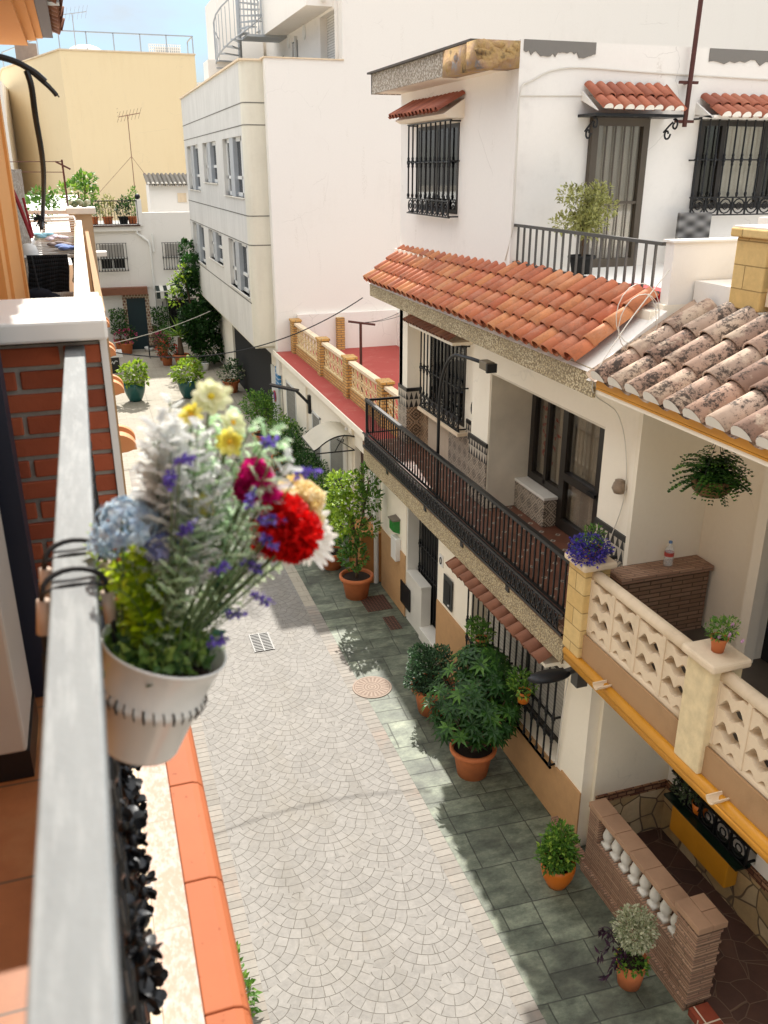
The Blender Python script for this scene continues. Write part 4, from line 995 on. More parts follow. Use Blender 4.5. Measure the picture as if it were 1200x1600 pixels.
# street lamp on the low house
mb = MB(); LP = thing('wall_lamp', 'flat black lamp on an angled arm fixed to the low white house', 'lamp', (LX, 18.9, 1.9))
mb.box(LX - .06, LX, 18.85, 18.97, 1.78, 2.2); build(mb, 'mount', M_iron, LP)
mb = MB(); mb.bar((LX - .03, 18.9, 2.0), (LX - .3, 19.05, 2.3), .05); build(mb, 'arm', M_iron, LP)
mb = MB(); mb.bar((LX - .25, 19.0, 2.3), (LX - .85, 19.3, 2.42), .16, .045); build(mb, 'lamp_head', M_iron, LP, bevel=.01)
# downpipe between the houses
mb = MB(); mb.tube([(4.33, 13.5, 0), (4.33, 13.5, 2.1), (4.38, 13.5, 2.4)], .045, 10); mb.tube([(4.33, 13.5, 1.3), (4.33, 13.5, 1.36)], .056, 10); build(mb, 'downpipe', M_plasticw, label='cream downpipe standing where the two white houses meet', cat='pipe')
mb = MB(); mb.tube([(4.46, 15.75, 2.3), (4.42, 15.7, 2.0), (4.42, 15.7, .1)], .04, 8); build(mb, 'downpipe', M_plasticw, label='pale downpipe beside the brown door under the curved awning', cat='pipe')
# signs on the modern block
SG = MB(); SG.box(4.415, 4.42, 22.05, 22.3, 1.75, 2.2)
mb = MB(); mb.box(4.405, 4.419, 22.1, 22.34, 1.5, 2.05)
def m_sign():
    m, b = newmat('blue_sign'); x, y, z = pos(); f = ((z / .11).fract() - .5).abs().lt(.18) * (noise(30, 1)).gt(.48)
    return finish(m, b, mix(f * .8, lin('#2d7fb8'), lin('#e8eef2')), .5)
mb = MB(); mb.box(4.47, 4.548, 22.38, 22.75, 1.55, 2.1); build(mb, 'wall_sign', m_sign(), label='small blue notice on the white wall beside the red terrace', cat='sign')
mb = MB(); mb.tube([(4.49, 23.05, 1.2), (4.475, 23.05, 1.2)], .16, 20); PS = build(mb, 'no_parking_sign', m_plain('sign_red', '#b3262b', .5), label='round red and blue no parking sign on the white garage gate', cat='sign')
mb = MB(); mb.tube([(4.474, 23.05, 1.2), (4.468, 23.05, 1.2)], .115, 20); build(mb, 'sign_centre', m_plain('sign_blue', '#274a9a', .5), PS)
mb = MB(); mb.bar((4.465, 22.97, 1.28), (4.465, 23.13, 1.12), .006, .035); build(mb, 'sign_bar', bpy.data.materials['sign_red'], PS)

# ================================================================== FAR HOUSE closing the street
FH = thing('courtyard_house', 'low white house closing the end of the street, with a railed roof terrace', 'house', (2.4, 38, 0))
def hf(*a, **k): return hb(a[0], a[1], a[2], FH, **k)
FY = 37.5
hf('wall', M_whiteclean, [(-2, 4.6, FY, FY + .3, 0, 4.85), (2.2, 4.6, FY - .02, FY, 2.5, 5.4), (-2, 4.6, FY + .3, 43, 4.8, 4.85)])
hf('parapet', M_whiteclean, [(2.2, 4.6, FY, FY + .2, 4.85, 5.4), (-2, 2.2, FY - .12, FY, 4.72, 4.9), (2.1, 2.32, FY - .05, FY + .2, 4.9, 5.9)])
mb = MB(); mb.ball((2.2, FY + .05, 6.0), .11); build(mb, 'finial', M_iron, FH, True)
for (x0, x1, z0, z1) in ((.45, 1.56, 3.2, 4.27), (2.97, 4.06, 3.2, 4.25)):
    w = hf('barred_window', M_alum, [(x0 + .12, x1 - .1, FY - .03, FY, z0 + .05, z0 + .1), (x0 + .12, x1 - .1, FY - .03, FY, z1 - .6, z1 - .55), ((x0 + x1) / 2 - .03, (x0 + x1) / 2 + .03, FY - .03, FY, z0 + .1, z1 - .6)])
    hb('shade', M_dark, [(x0 + .12, x1 - .1, FY - .012, FY - .005, z0 + .1, z1 - .6)], w)
    hb('shutter_box', M_curt, [(x0 + .12, x1 - .1, FY - .03, FY - .005, z1 - .55, z1 - .05)], w)
    mb = MB(); grille_bars(mb, 'y', FY - .16, x0, x1, z0, z1, 10, .014, (.45,)); build(mb, 'window_grille', M_greyiron, w)
hf('tile_strip', M_roofdk, [(.2, 2.22, FY - .35, FY, 2.28, 2.56)])
hf('door_surround', m_brick('door_tile', '#a08468', '#6b3a2c', '#d8cbb4', .12, .12, .012), [(1.2, 1.36, FY - .02, FY, 0, 2.1), (2.1, 2.26, FY - .02, FY, 0, 2.1), (1.2, 2.26, FY - .021, FY, 2.1, 2.24)])
hf('door', m_plain('dark_teal_door', '#0e2a30', .5), [(1.36, 2.1, FY - .01, FY, 0, 2.1)])
hf('dado', M_brickthin, [(2.26, 2.5, FY - .015, FY, 0, .95)])
w = hf('ground_window', M_dark, [(3.0, 4.1, FY - .01, FY, .7, 1.95)])
mb = MB(); grille_bars(mb, 'y', FY - .1, 2.95, 4.1, .65, 2.0, 9, .014, (.5,)); build(mb, 'window_grille', M_iron, w)
def m_stripe():
    m, b = newmat('striped_awning'); x, y, z = pos(); return finish(m, b, mix((x / .3).fract().gt(.5), lin('#d9d6cb'), lin('#26302b')), .9)
AWN = thing('striped_awning', 'black and white striped awning folded above the barred window at the street end', 'awning', (3.3, FY, 2.3))
mb = MB(); mb.prism([(FY - .02, 2.56), (FY - .5, 2.4), (FY - .5, 2.38), (FY - .02, 2.53)], 'x', 2.55, 4.05); mb.box(2.55, 4.05, FY - .515, FY - .502, 2.1, 2.38); build(mb, 'canvas', m_stripe(), AWN)
mb = MB(); mb.box(2.5, 4.1, FY - .53, FY - .49, 2.36, 2.4); build(mb, 'front_bar', M_plasticw, AWN)
mb = MB(); mb.ball((2.78, FY - .15, 2.05), .12, 12, 8); gl = build(mb, 'globe', M_plasticw, None, True, label='white globe lamp on the wall beside the striped awning', cat='lamp')
mb = MB(); mb.tube([(2.78, FY, 1.7), (2.78, FY - .12, 1.78), (2.78, FY - .15, 1.93)], .02, 6); build(mb, 'lamp_arm', M_iron, gl)
mb = MB(); mb.tube([(2.05, FY - .08, 4.85), (2.05, FY - .08, 4.62), (2.45, FY - .08, 4.3), (2.5, FY - .08, 4.1), (2.5, FY - .08, .1)], .045, 8); mb.tube([(2.62, FY - .08, 4.6), (2.62, FY - .08, 3.9)], .04, 8); build(mb, 'downpipe', M_plasticw, label='bent white downpipe on the front of the house at the street end', cat='pipe')
rl = MB(); rl.bar((.0, FY - .05, 5.85), (2.15, FY - .05, 5.85), .04); rl.bar((.0, FY - .05, 4.98), (2.15, FY - .05, 4.98), .03)
for i in range(20): rl.bar((.05 + i * .11, FY - .05, 4.98), (.05 + i * .11, FY - .05, 5.85), .018)
build(rl, 'terrace_railing', M_iron, FH)
mb = MB(); mb.box(0.2, 2.2, FY - .2, FY + .05, 4.902, 4.95); build(mb, 'terrace_edge', M_wood, FH)
# hut on the roof
HU = thing('roof_hut', 'small white hut with a grey corrugated roof on the terrace at the street end', 'hut', (3.5, 39.5, 4.85))
mb = MB(); mb.box(2.8, 5.2, 39.2, 41, 4.86, 6.4); mb.box(3.9, 4.3, 39.18, 39.2, 5.7, 6.1); build(mb, 'wall', M_whiteclean, HU)
mb = MB(); barrel_roof(mb, (2.7, 39.0, 6.36), (1, 0, 0), (0, 1, .22), 14, 1, .18, 2, .075); build(mb, 'corrugated_roof', m_tile('grey_corrugated', ['#6d675e', '#7d766b', '#5f5a52']), HU)
mb = MB(); mb.box(3.92, 4.28, 39.16, 39.178, 5.72, 6.08); build(mb, 'window', M_castst, HU)

# ================================================================== YELLOW BUILDING
YB = thing('yellow_building', 'tall plain yellow building with a blank wall and a metal railing on its flat roof', 'building', (2, 47, 0))
mb = MB(); mb.prism([(-.05, 45), (5.8, 45), (5.8, 60), (-3.6, 60), (-3.0, 54.2)], 'z', 0, 11.86); build(mb, 'wall', M_yellow, YB)
mb = MB(); mb.prism([(-.09, 44.96), (5.84, 44.96), (5.84, 60.04), (-3.65, 60.04), (-3.05, 54.2)], 'z', 11.862, 11.92); build(mb, 'coping', M_castst, YB)
rl = MB(); RPTS = [(-2.9, 54.0), (-.02, 45.05), (1.13, 45.05), (2.28, 45.05), (3.43, 45.05), (4.58, 45.05), (5.75, 45.05), (5.75, 47)]
for (x, y) in RPTS + [(-1.9, 50.9), (-1.0, 48.1)]: rl.bar((x, y, 11.92), (x, y, 12.62), .05)
for a, b in zip(RPTS[:-1], RPTS[1:]): rl.bar((*a, 12.62), (*b, 12.62), .05); 
build(rl, 'roof_railing', M_steel, YB)
mb = MB(); mb.box(-2.1, -1.1, 50.5, 51.2, 11.93, 12.7); build(mb, 'wooden_screen', m_plain('weathered_board', '#8a7a6e', .9, .2), label='weathered board screen behind the roof railing of the yellow building', cat='screen')
mb = MB(); mb.ball((1.1, 48, 11.9), (.95, .95, .55), 20, 10); build(mb, 'roof_dome', M_plasticw, None, True, label='low white dome on the roof of the yellow building', cat='dome')
mb = MB(); mb.box(3.9, 5.4, 46.3, 46.32, 11.93, 12.4)
LT = thing('roof_machine', 'white lattice screen with air conditioners behind the railing of the yellow building', 'air conditioner', (4.6, 46.5, 11.92))
mb = MB()
for i in range(15): mb.bar((3.9 + i * .1, 46.3, 11.93), (3.9 + i * .1, 46.3, 12.4), .04)
for i in range(5): mb.bar((3.9, 46.3, 11.95 + i * .11), (5.35, 46.3, 11.95 + i * .11), .03)
build(mb, 'lattice', M_plasticw, LT); mb = MB(); mb.box(4.2, 4.8, 46.5, 46.9, 11.93, 12.3); mb.box(4.9, 5.3, 46.5, 46.9, 11.93, 12.3); build(mb, 'unit', M_steel, LT)
mb = MB(); mb.box(5.9, 9, 50, 56, 0, 11.0); mb.box(6.0, 8, 49, 50, 9.3, 9.5)
for i in range(5): mb.box(5.95, 8, 49.3, 49.4, 9.6 + i * .35, 9.7 + i * .35)
build(mb, 'distant_house', M_whiteclean, label='distant white building seen in the gap right of the yellow wall', cat='building')
mb = MB(); mb.box(-7, -2.85, 49, 58, 0, 10.9); build(mb, 'neighbour_house', M_whiteclean, label='white building at the left edge behind the yellow wall', cat='building')
def antenna(x, y, z0, z1, label, s=1, m=M_steel, guys=False):
    t = thing('tv_antenna', label, 'antenna', (x, y, z0)); mb = MB(); mb.tube([(x, y, z0), (x, y, z1)], .028 * s, 6); build(mb, 'mast', m, t)
    mb = MB(); mb.bar((x - .5 * s, y, z1 - .1), (x + .7 * s, y - .2, z1 + .05), .03)
    for i in range(7):
        q = i / 6; c = Vector((x - .5 * s + 1.2 * s * q, y - .2 * q, z1 - .1 + .15 * q)); mb.bar(c + Vector((-.08, 0, -.3 * s)), c + Vector((.08, 0, .3 * s)), .014)
    for i in range(4): mb.bar((x - .55 * s, y - .3 * s, z1 - .3 * s + i * .2 * s), (x - .55 * s, y + .3 * s, z1 - .3 * s + i * .2 * s), .014)
    build(mb, 'aerial', m, t)
    if guys:
        mb = MB()
        for dx in (-2.2, 1.5): mb.tube([(x, y, z1 - 1.6), (x + dx, y + .3, z0 + .5)], .009, 4)
        build(mb, 'guy_wire', m, t)
antenna(.68, 47, 11.9, 13.6, 'grey television antenna behind the roof dome against the sky', .9)
antenna(2.3, 40.5, 4.85, 9.1, 'tall thin antenna on a guyed mast against the yellow wall', .7, m_plain('rosy_mast', '#8f6a55', .7), True)
# ================================================================== OWN SIDE (left)
OH = thing('orange_house', 'orange rendered house at the left edge with a tiled eave and balconies', 'house', (-1, 5, 0))
def ho(*a, **k): return hb(a[0], a[1], a[2], OH, **k)
ho('street_wall', M_whiteclean, [(-6, .0, -3, 14, 0, 5.3)])
ho('facade', M_peach, [(-6, -.75, -3, 4.0, 5.6, 7.98), (-6, -.35, 4.25, 5.5, 5.6, 7.98), (-6, -1.1, 4.0, 4.25, 5.6, 7.98), (-6, -1.2, 7, 9.0, 5.6, 7.98)])
ho('fluted_pilaster', M_peach, [(-.35, -.335, 4.45, 4.6, 5.6, 7.97), (-.35, -.335, 5.38, 5.5, 5.6, 7.97)])
def m_stonechip():
    m, b = newmat('stone_chip_render'); k = S(voro(38)); c = mix(smooth(k, .1, .5), lin('#d8d0c2'), lin('#8a7f70')); return finish(m, b, c, .9, k, .8, .01)
ho('stone_chip_wall', m_stonechip(), [(-1.2, -.36, 5.5, 7.0, 5.6, 7.0)])
def m_ownfloor():
    m, b = newmat('brown_floor_tile'); x, y, z = pos(); e = (((x + .1) / .33).fract() - .5).abs().max(((y + .06) / .33).fract().__sub__(.5).abs()).gt(.488)
    col = scol(lin('#9a5f36'), noise(5, 6, .7) * .9 + .5); col = mix(smooth(noise(3, 5), .5, .7) * .5, col, lin('#b98a5a')); return finish(m, b, mix(e * .8, col, lin('#5b4532')), .5)
ho('balcony_floor', m_ownfloor(), [(-1.5, -.1, -2, 2.53, 5.45, 5.6)])
ho('neighbour_floor', M_castst, [(-1.5, .02, 2.98, 9.2, 5.45, 5.6)])
ho('ledge_kerb', M_castst, [(-.1, -.028, -2, 2.53, 5.4, 5.57)])
def m_pink():
    m, b = newmat('pink_stone_ledge'); x, y, z = pos(); e = (((y + .24) / .33).fract() - .5).abs().gt(.492)
    k = noise(75, 6, .8, stretch=(1, .5, 1)) * .75 + noise(9, 3) * .25; col = mix(smooth(k, .44, .58), lin('#b79886'), lin('#bfb0a6')); col = mix(smooth(noise(3, 5), .55, .75) * .35, col, lin('#b98660')); return finish(m, b, mix(e * .6, col, lin('#a88d7c')), .85, None, 0, 0, 0, .2)
ho('ledge_tiles', m_pink(), [(-.027, .044, -2, 2.53, 5.4, 5.548)])
def m_edge():
    m, b = newmat('orange_edge_tile'); col = scol(lin('#a25a36'), noise(7, 5, .6) * .3 + .85); col = mix(smooth(noise(46, 2), .68, .72) * .6, col, lin('#7d3b1c')); return finish(m, b, col, .7, None, 0, 0, 0, .25)
me_ = m_edge()
for i in range(7):
    y1 = 2.525 - i * .335; mb = MB(); pts = [(.045, 5.4), (.045, 5.55), (.1, 5.55), (.115, 5.545), (.125, 5.533), (.13, 5.515), (.13, 5.46), (.1, 5.45), (.1, 5.4)]
    mb.prism(pts, 'y', y1 - .332, y1); build(mb, 'edge_tile', me_, OH, bevel=.003)
# eave above
mb = MB()
mb.box(-3, -.262, -2, 8.9, 7.985, 8.2); mb.box(-.262, -.19, -2, 8.95, 8.03, 8.2); mb.box(-.19, -.135, -2, 9.0, 8.055, 8.2)
build(mb, 'stepped_eave', M_peach, OH)
mb = MB(); barrel_roof(mb, (-.01, -.2, 8.1), (0, 1, 0), (-.9, 0, .35), 46, 1, .2, 1.2, .095); build(mb, 'eave_tiles', M_roofdk, OH, True)
mb = MB(); mb.box(-1.2, -.05, -.2, 9.0, 8.062, 8.07); build(mb, 'eave_boards', M_wood, OH)
mb = MB(); mb.box(-.06, .03, 7.4, 7.55, 8.1, 8.17); build(mb, 'gutter_box', M_steel, OH)
ho('neighbour_parapet', m_plaster('travertine', '#9d7c52', .5, '#7d5f3c', .4, .3, 4), [(.02, .05, 3.78, 9.15, 5.5, 6.46)])
ho('white_parapet', M_whiteclean, [(-.005, .03, 2.95, 3.75, 5.5, 6.54)])
ho('neighbour_pier', m_plaster('beige_stone', '#b79f80', .5, '#8d7454', .4, .3, 3), [(-.1, .1, 9.2, 9.45, 5.5, 6.6)])
ho('pier_cap', M_marble, [(-.13, .14, 9.16, 9.5, 6.602, 6.66)], bevel=.006)
ho('gutter_hood', M_whiteclean, [(.1, .2, 9.3, 9.5, 6.2, 6.24)])
ho('white_fence_rail', M_plasticw, [(-.75, -.1, 9.3, 9.34, 6.6, 6.635), (-.75, -.1, 9.3, 9.34, 6.53, 6.55)])
ho('neighbour_rail', m_plain('cream_handrail', '#d9cfb9', .6, .08), [(-.062, .0, 2.98, 9.18, 6.52, 6.552)], bevel=.004)
for i, (y) in enumerate((4.9, 6.3, 7.7, 9.2)):
    mb = MB(); pts = [(.0, 5.5)] + [(.04 + .11 * math.cos(t * math.pi / 16), 5.53 + .085 * math.sin(t * math.pi / 16)) for t in range(0, 9)] + [(.0, 5.615)]
    pts[1:2] = [(.1, 5.51), (.13, 5.52), (.15, 5.52)]
    mb.prism(pts, 'y', y, y + .09); mb.prism([(p[0] * 1.02, p[1] + .012) for p in pts], 'y', y + .15, y + .2)
    build(mb, 'scroll_corbel', m_plain('terracotta_corbel', '#c98552', .7, .1) if i == 0 else bpy.data.materials['terracotta_corbel'], OH, bevel=.004)
# brick pillar
BP = thing('brick_pillar', 'orange brick pillar with a white marble cap at the end of the near handrail', 'pillar', (-.3, 2.7, 5.6))
mb = MB(); nrow = 15; z = 6.548; random.seed(11)
mm, bb = newmat('pillar_brick'); col = scol(ramp(attr(), [(0, lin('#93452a')), (.5, lin('#ad5836')), (1, lin('#874026'))]), noise(9, 5, .7) * .5 + .75); finish(mm, bb, col, .9, noise(60, 5, .7), .5, .004)
for r in range(nrow):
    zt = z - r * .0635; x = .008 if r % 2 == 0 else .008
    xs = [.008, -.095, -.335, -.57, -.8] if r % 2 == 0 else [.008, -.215, -.44, -.68, -.8]
    for a, b in zip(xs[:-1], xs[1:]): mb.box(b + .006, a - (.006 if a < 0 else 0), 2.53 + random.uniform(-.003, .003), 2.6, zt - .05, zt)
build(mb, 'brick', mm, BP, bevel=.004)
mb = MB(); mb.box(-.8, .006, 2.54, 2.9, 5.5, 6.555); build(mb, 'mortar', m_plain('mortar', '#9d978c', .95, .3, 30, .8, 60), BP)
mb = MB(); mb.box(.009, .028, 2.525, 2.95, 5.3, 6.57); build(mb, 'plaster_edge', M_whiteclean, BP)
mb = MB(); mb.box(-.85, .032, 2.44, 2.93, 6.575, 6.63); build(mb, 'marble_cap', m_plain('cap_marble', '#e2ded6', .35, .1, 2, .05), BP, bevel=.008)
# cabinet and plain dark navy board left of the rail
CB = thing('balcony_cabinet', 'cream plastic cabinet standing on the brown tiled balcony floor beside the handrail', 'cabinet', (-.5, 2.1, 5.6))
mb = MB(); mb.box(-.95, -.275, 1.93, 2.2, 5.68, 7.1); build(mb, 'body', m_plain('cream_plastic', '#b9afa1', .45, .05), CB, bevel=.008)
mb = MB(); mb.box(-.37, -.366, 1.926, 1.93, 5.7, 7.1); build(mb, 'door_gap', M_groove, CB)
mb = MB(); mb.box(-.95, -.27, 1.935, 2.2, 5.602, 5.679); build(mb, 'plinth', M_black, CB)
mb = MB(); mb.box(-.95, -.236, 2.3, 2.4, 5.602, 7.3); build(mb, 'dark_board', m_plain('navy_board', '#1c2130', .5, .1), label='dark navy board between the cream cabinet and the brick pillar', cat='shutter')
# handrail
HR = thing('balcony_railing', 'worn silver grey handrail running away from the viewer over black wrought iron balusters', 'railing', (-.06, 1.2, 5.6))
def m_silver():
    m, b = newmat('worn_silver_paint'); k = noise(5, 5, .6, stretch=(4, .6, 1)); col = mix(k, lin('#646767'), lin('#858887')); col = mix(smooth(noise(60, 2), .72, .8) * .25, col, lin('#a5a49d')); col = mix(smooth(noise(90, 3, stretch=(1, .12, 1)), .45, .7) * .35, col, lin('#9b9d9b'))
    return finish(m, b, col, .65, noise(14, 5, .7, stretch=(1, .4, 1)) + noise(70, 2) * .6, .35, .003, 0, .25)
mb = MB(); mb.box(-.0835, -.0325, -.6, 2.528, 6.515, 6.55); build(mb, 'handrail', m_silver(), HR, bevel=.003)
mb = MB(); mb.box(-.07, -.045, -.6, 2.528, 5.68, 5.7); mb.box(-.07, -.045, -.6, 2.528, 6.4, 6.415); build(mb, 'rail_bar', M_iron, HR)
for i in range(24):
    y = .1 + i * .1; b = MB(); b.tube([(-.058, y, 5.58), (-.058, y, 6.52)], .007, 6)
    for z in (6.44, 6.3, 6.12, 5.9): b.ball((-.058, y, z), (.015, .015, .024), 7, 5)
    if i % 2 == 0:
        for s in (-1, 1):
            for (zc, rr) in ((6.21, .04), (6.02, .04), (5.82, .04)): b.tube([(-.05, y + s * (.008 + rr) + rr * math.cos(t * math.pi / 5), zc + rr * 1.7 * math.sin(t * math.pi / 5)) for t in range(10)], .006, 5, False)
        
        for (zc, qq) in ((6.05, 0), (5.78, 1)):
            for s in range(26):
                d = rv(); c_ = Vector((-.046, y, zc)) + Vector((d.x * .012, d.y * .04, d.z * .05)); b.petal(c_, (d.x * .5 + .2, d.y, d.z), rv(), .024, .018, .5); b.petal(c_ + Vector((.003, 0, 0)), (d.x * .5 + .2, d.y, d.z), rv(), .022, .018, -.4); b.ball(c_, (.01, .01, .014), 5, 4)
    build(b, 'baluster', M_iron, HR, True)
# cables over the neighbour balcony
mb = MB(); main = smoothpts([(-.5, 4, 7.44), (-.22, 4, 7.4), (-.12, 4, 7.36), (-.07, 4, 7.32)], 8); mb.tube(main, .012, 7)
mb.tube(smoothpts([(-.12, 4, 7.355), (-.075, 4, 7.315), (-.05, 4, 7.29), (-.035, 4, 7.27)]), [.01] * 24 + [.005], 6); mb.tube(smoothpts([(-.09, 4, 7.34), (-.055, 4, 7.305), (-.027, 4, 7.265)]), .003, 5)
mb.tube(smoothpts([(-.135, 4, 7.355), (-.125, 4, 7.3), (-.128, 4.1, 7.2), (-.14, 4.6, 7.0), (-.22, 6, 6.75), (-.24, 6, 6.66)]), .012, 7)
for i in range(14): mb.tube([(-.24, 6, 6.72), (-.24 + random.uniform(-.07, .05), 6, 6.7 + random.uniform(-.04, .05))], .004, 4)
build(mb, 'hanging_cable', M_wire, label='thick black cable bundle hanging down past the orange wall', cat='cable')
mb = MB(); mb.tube([(-.40, 5.6, 7.05), (-.33, 5.6, 6.83), (-.283, 5.6, 6.63)], .012, 6); mb.tube([(-.3, 5.6, 6.85), (-.275, 5.6, 6.64)], .007, 5); build(mb, 'red_strap', m_plain('red_cord', '#8f1620', .6), label='red cord hanging at the drying rack beside the orange wall', cat='cord')
# drying rack
DR = thing('drying_rack', 'white wire clothes drying rack standing on the neighbouring balcony', 'drying rack', (-.2, 7, 5.6))
mb = MB(); zz = 6.5
mb.tube([(-.38, 5.9, zz), (-.04, 5.9, zz), (-.03, 8.1, zz), (-.34, 8.1, zz), (-.38, 5.9, zz)], .011, 6)
for i in range(14): y = 6.0 + i * .15; mb.tube([(-.37, y, zz), (-.035, y, zz)], .005, 5)
mb.tube([(-.33, 8.1, zz), (-.3, 8.3, 6.62), (-.06, 8.3, 6.62), (-.03, 8.1, zz)], .01, 6)
for i in range(6): z = zz + .02 + i * .018; mb.tube([(-.32, 8.12 + i * .03, z), (-.04, 8.12 + i * .03, z)], .004, 4)
build(mb, 'frame', M_plasticw, DR)
for x in (-.36, -.06):
    mb = MB(); mb.tube([(x, 6.1, zz), (x, 7.9, 5.61)], .01, 6); mb.tube([(x, 7.9, zz), (x, 6.1, 5.61)], .01, 6); build(mb, 'leg', M_plasticw, DR)
def cloth(name, m, x0, x1, y, z0, z1, label, cat, seed, amp=.012):
    random.seed(seed); mb = MB(); n = 22; k = 10; ph = random.uniform(0, 6)
    def P(i, j):
        u = i / n; v = j / k; return (x0 + (x1 - x0) * u + .01 * math.sin(v * 4 + ph), y + amp * math.sin(u * 17 + ph + v * 1.5) * (.3 + v) - .03 * v, z1 + (z0 - z1) * v * (1 + .08 * math.sin(u * 5 + ph)))
    for i in range(n):
        for j in range(k): mb.quad(P(i, j), P(i + 1, j), P(i + 1, j + 1), P(i, j + 1))
    o = build(mb, name, m, None, True, label=label, cat=cat); s = o.modifiers.new('solid', 'SOLIDIFY'); s.thickness = .006; return o
cloth('black_garment', m_plain('black_cloth', '#0c0c0e', .95), -.35, -.115, 5.86, 6.27, 6.515, 'black garment hung over the front bar of the drying rack', 'clothes', 1)
cloth('white_garment', M_plasticw, -.3, -.08, 7.4, 6.36, 6.52, 'white garment hanging from the middle bars of the drying rack', 'clothes', 7)
cloth('dark_garment', m_plain('dark_cloth', '#17171c', .95), -.1, -.045, 6.3, 6.3, 6.49, 'small dark garment hanging next to the cream handrail', 'clothes', 2)
cloth('grey_towel', m_plain('grey_towel_cloth', '#b5ada2', .95), -.33, -.1, 5.78, 5.85, 6.3, 'grey towel hanging below the black garment', 'towel', 3, .02)
random.seed(8)
for i, (x, y, cc, nm, lb) in enumerate(((-.16, 6.5, '#8a7a74', 'folded_cloth', 'crumpled mauve cloth lying on the drying rack'), (-.1, 6.25, '#6f83b5', 'folded_cloth', 'small blue cloth lying on the drying rack by the handrail'), (-.2, 7.2, '#d5c9d0', 'folded_cloth', 'pale pink cloth spread on the middle of the drying rack'), (-.3, 7.4, '#86b6c4', 'folded_cloth', 'light blue cloth at the far left of the drying rack'))):
    mb = MB(); 
    for q in range(7): mb.ball((x + random.uniform(-.05, .05), y + random.uniform(-.12, .12), 6.52 + random.uniform(0, .015)), (random.uniform(.02, .05), random.uniform(.04, .1), .014), 8, 5)
    build(mb, nm, m_plain('cloth_%d' % i, cc, .95), None, True, label=lb, cat='clothes')
mb = MB(); mb.lathe((-.33, 5.95, 6.5), [(.055, 0), (.055, .03), (.045, .06), (.02, .075), (0, .078)], 16); mb.lathe((-.33, 5.95, 6.5), [(.05, .0), (.075, -.005), (.075, .0), (.05, .012)], 16); build(mb, 'white_hat', M_plasticw, None, True, label='white sun hat resting at the near left corner of the drying rack', cat='hat')
mb = MB(); CP = thing('cap', 'navy blue cap hanging on a cord in front of the black garment', 'cap', (-.27, 5.78, 6.24))
mb.ball((-.3, 5.78, 6.285), (.085, .05, .045), 14, 8); mb.ball((-.23, 5.77, 6.265), (.06, .04, .035), 12, 6); build(mb, 'crown', m_plain('navy_cloth', '#10131f', .9), CP, True)
mb = MB(); mb.ball((-.37, 5.76, 6.27), (.05, .04, .012), 12, 6); build(mb, 'peak', bpy.data.materials['navy_cloth'], CP, True)
mb = MB(); mb.tube([(-.29, 5.75, 6.31), (-.31, 5.8, 6.52)], .004, 5); build(mb, 'cord', M_wire, CP)
# long wires over the street
wire('street_cable', [(.0, 12.4, 4.72), (4.06, 13.3, 5.12)], .009, M_wire, 'black cable sagging across the street to the tiled eave', .42, 40)
wire('courtyard_wire', [(.1, 30, 1.6), (3.9, 31, 2.4)], .012, M_wirew, 'thin pale wire strung across the dark end of the courtyard', .12, 24)

# ================================================================== POTS AND PLANTS
L_dark = m_leaf('dark_leaf', ['#1b3516', '#2d5420', '#234519', '#436e29', '#668f35'])
L_mid = m_leaf('green_leaf', ['#35561c', '#5a8430', '#466f24', '#86a83e', '#a8c04c'])
L_lime = m_leaf('lime_leaf', ['#4d6b1c', '#86a52e', '#a9c23c', '#6a8d25', '#c3d25a'], trans=.45)
L_grey = m_leaf('grey_green_leaf', ['#39482f', '#5c6d4c', '#4a5b3d', '#84906c'])
L_vari = m_leaf('variegated_leaf', ['#5b6d41', '#a3a884', '#d3d1b4', '#7f8a5f', '#bfc0a0'])
L_purple = m_leaf('purple_leaf', ['#2a1726', '#432238', '#1f1420'])
L_olive = m_leaf('olive_leaf', ['#6a6b38', '#999a58', '#b5b474', '#82833f'])
M_stem = m_plain('woody_stem', '#5b4632', .9, .2, 20); M_stemg = m_plain('green_stem', '#3d5524', .7)
def foliage(parent, mat, clumps, n, l, w, name='foliage', up=.35, droop=.15, inner=.35, seed=None):
    if seed is not None: random.seed(seed)
    mb = MB(); tot = sum(c[1][0] * c[1][2] for c in clumps)
    for (c, r) in clumps:
        c = Vector(c); k = int(n * r[0] * r[2] / tot); base = random.uniform(.12, .5)
        for _ in range(k):
            d = rv(); t = random.uniform(inner, 1.06) ** .6; p = c + Vector((d.x * r[0], d.y * r[1], d.z * r[2])) * t
            o = (d + rv() * .8 + Vector((0, 0, up))).normalized(); s = random.uniform(.6, 1.25)
            mb.leaf(p, o, (rv() * .7 + Vector((0, 0, 1))), l * s, w * s, droop, min(1, max(0, base + random.uniform(-.25, .45))))
    return build(mb, name, mat, parent)
def rosettes(parent, mat, pts, l, w, per=9, name='foliage', seed=1):
    random.seed(seed); mb = MB()
    for (p, ax) in pts:
        ax = Vector(ax).normalized(); b = random.uniform(.05, .75)
        t1 = ax.orthogonal().normalized(); t2 = ax.cross(t1); ph = random.uniform(0, 6)
        for k in range(per):
            a = ph + 2 * math.pi * k / per; d = t1 * math.cos(a) + t2 * math.sin(a) + ax * random.uniform(.05, .45)
            mb.leaf(p, d, ax, l * random.uniform(.75, 1.15), w, .25, min(1, b + random.uniform(-.1, .25)))
    return build(mb, name, mat, parent)
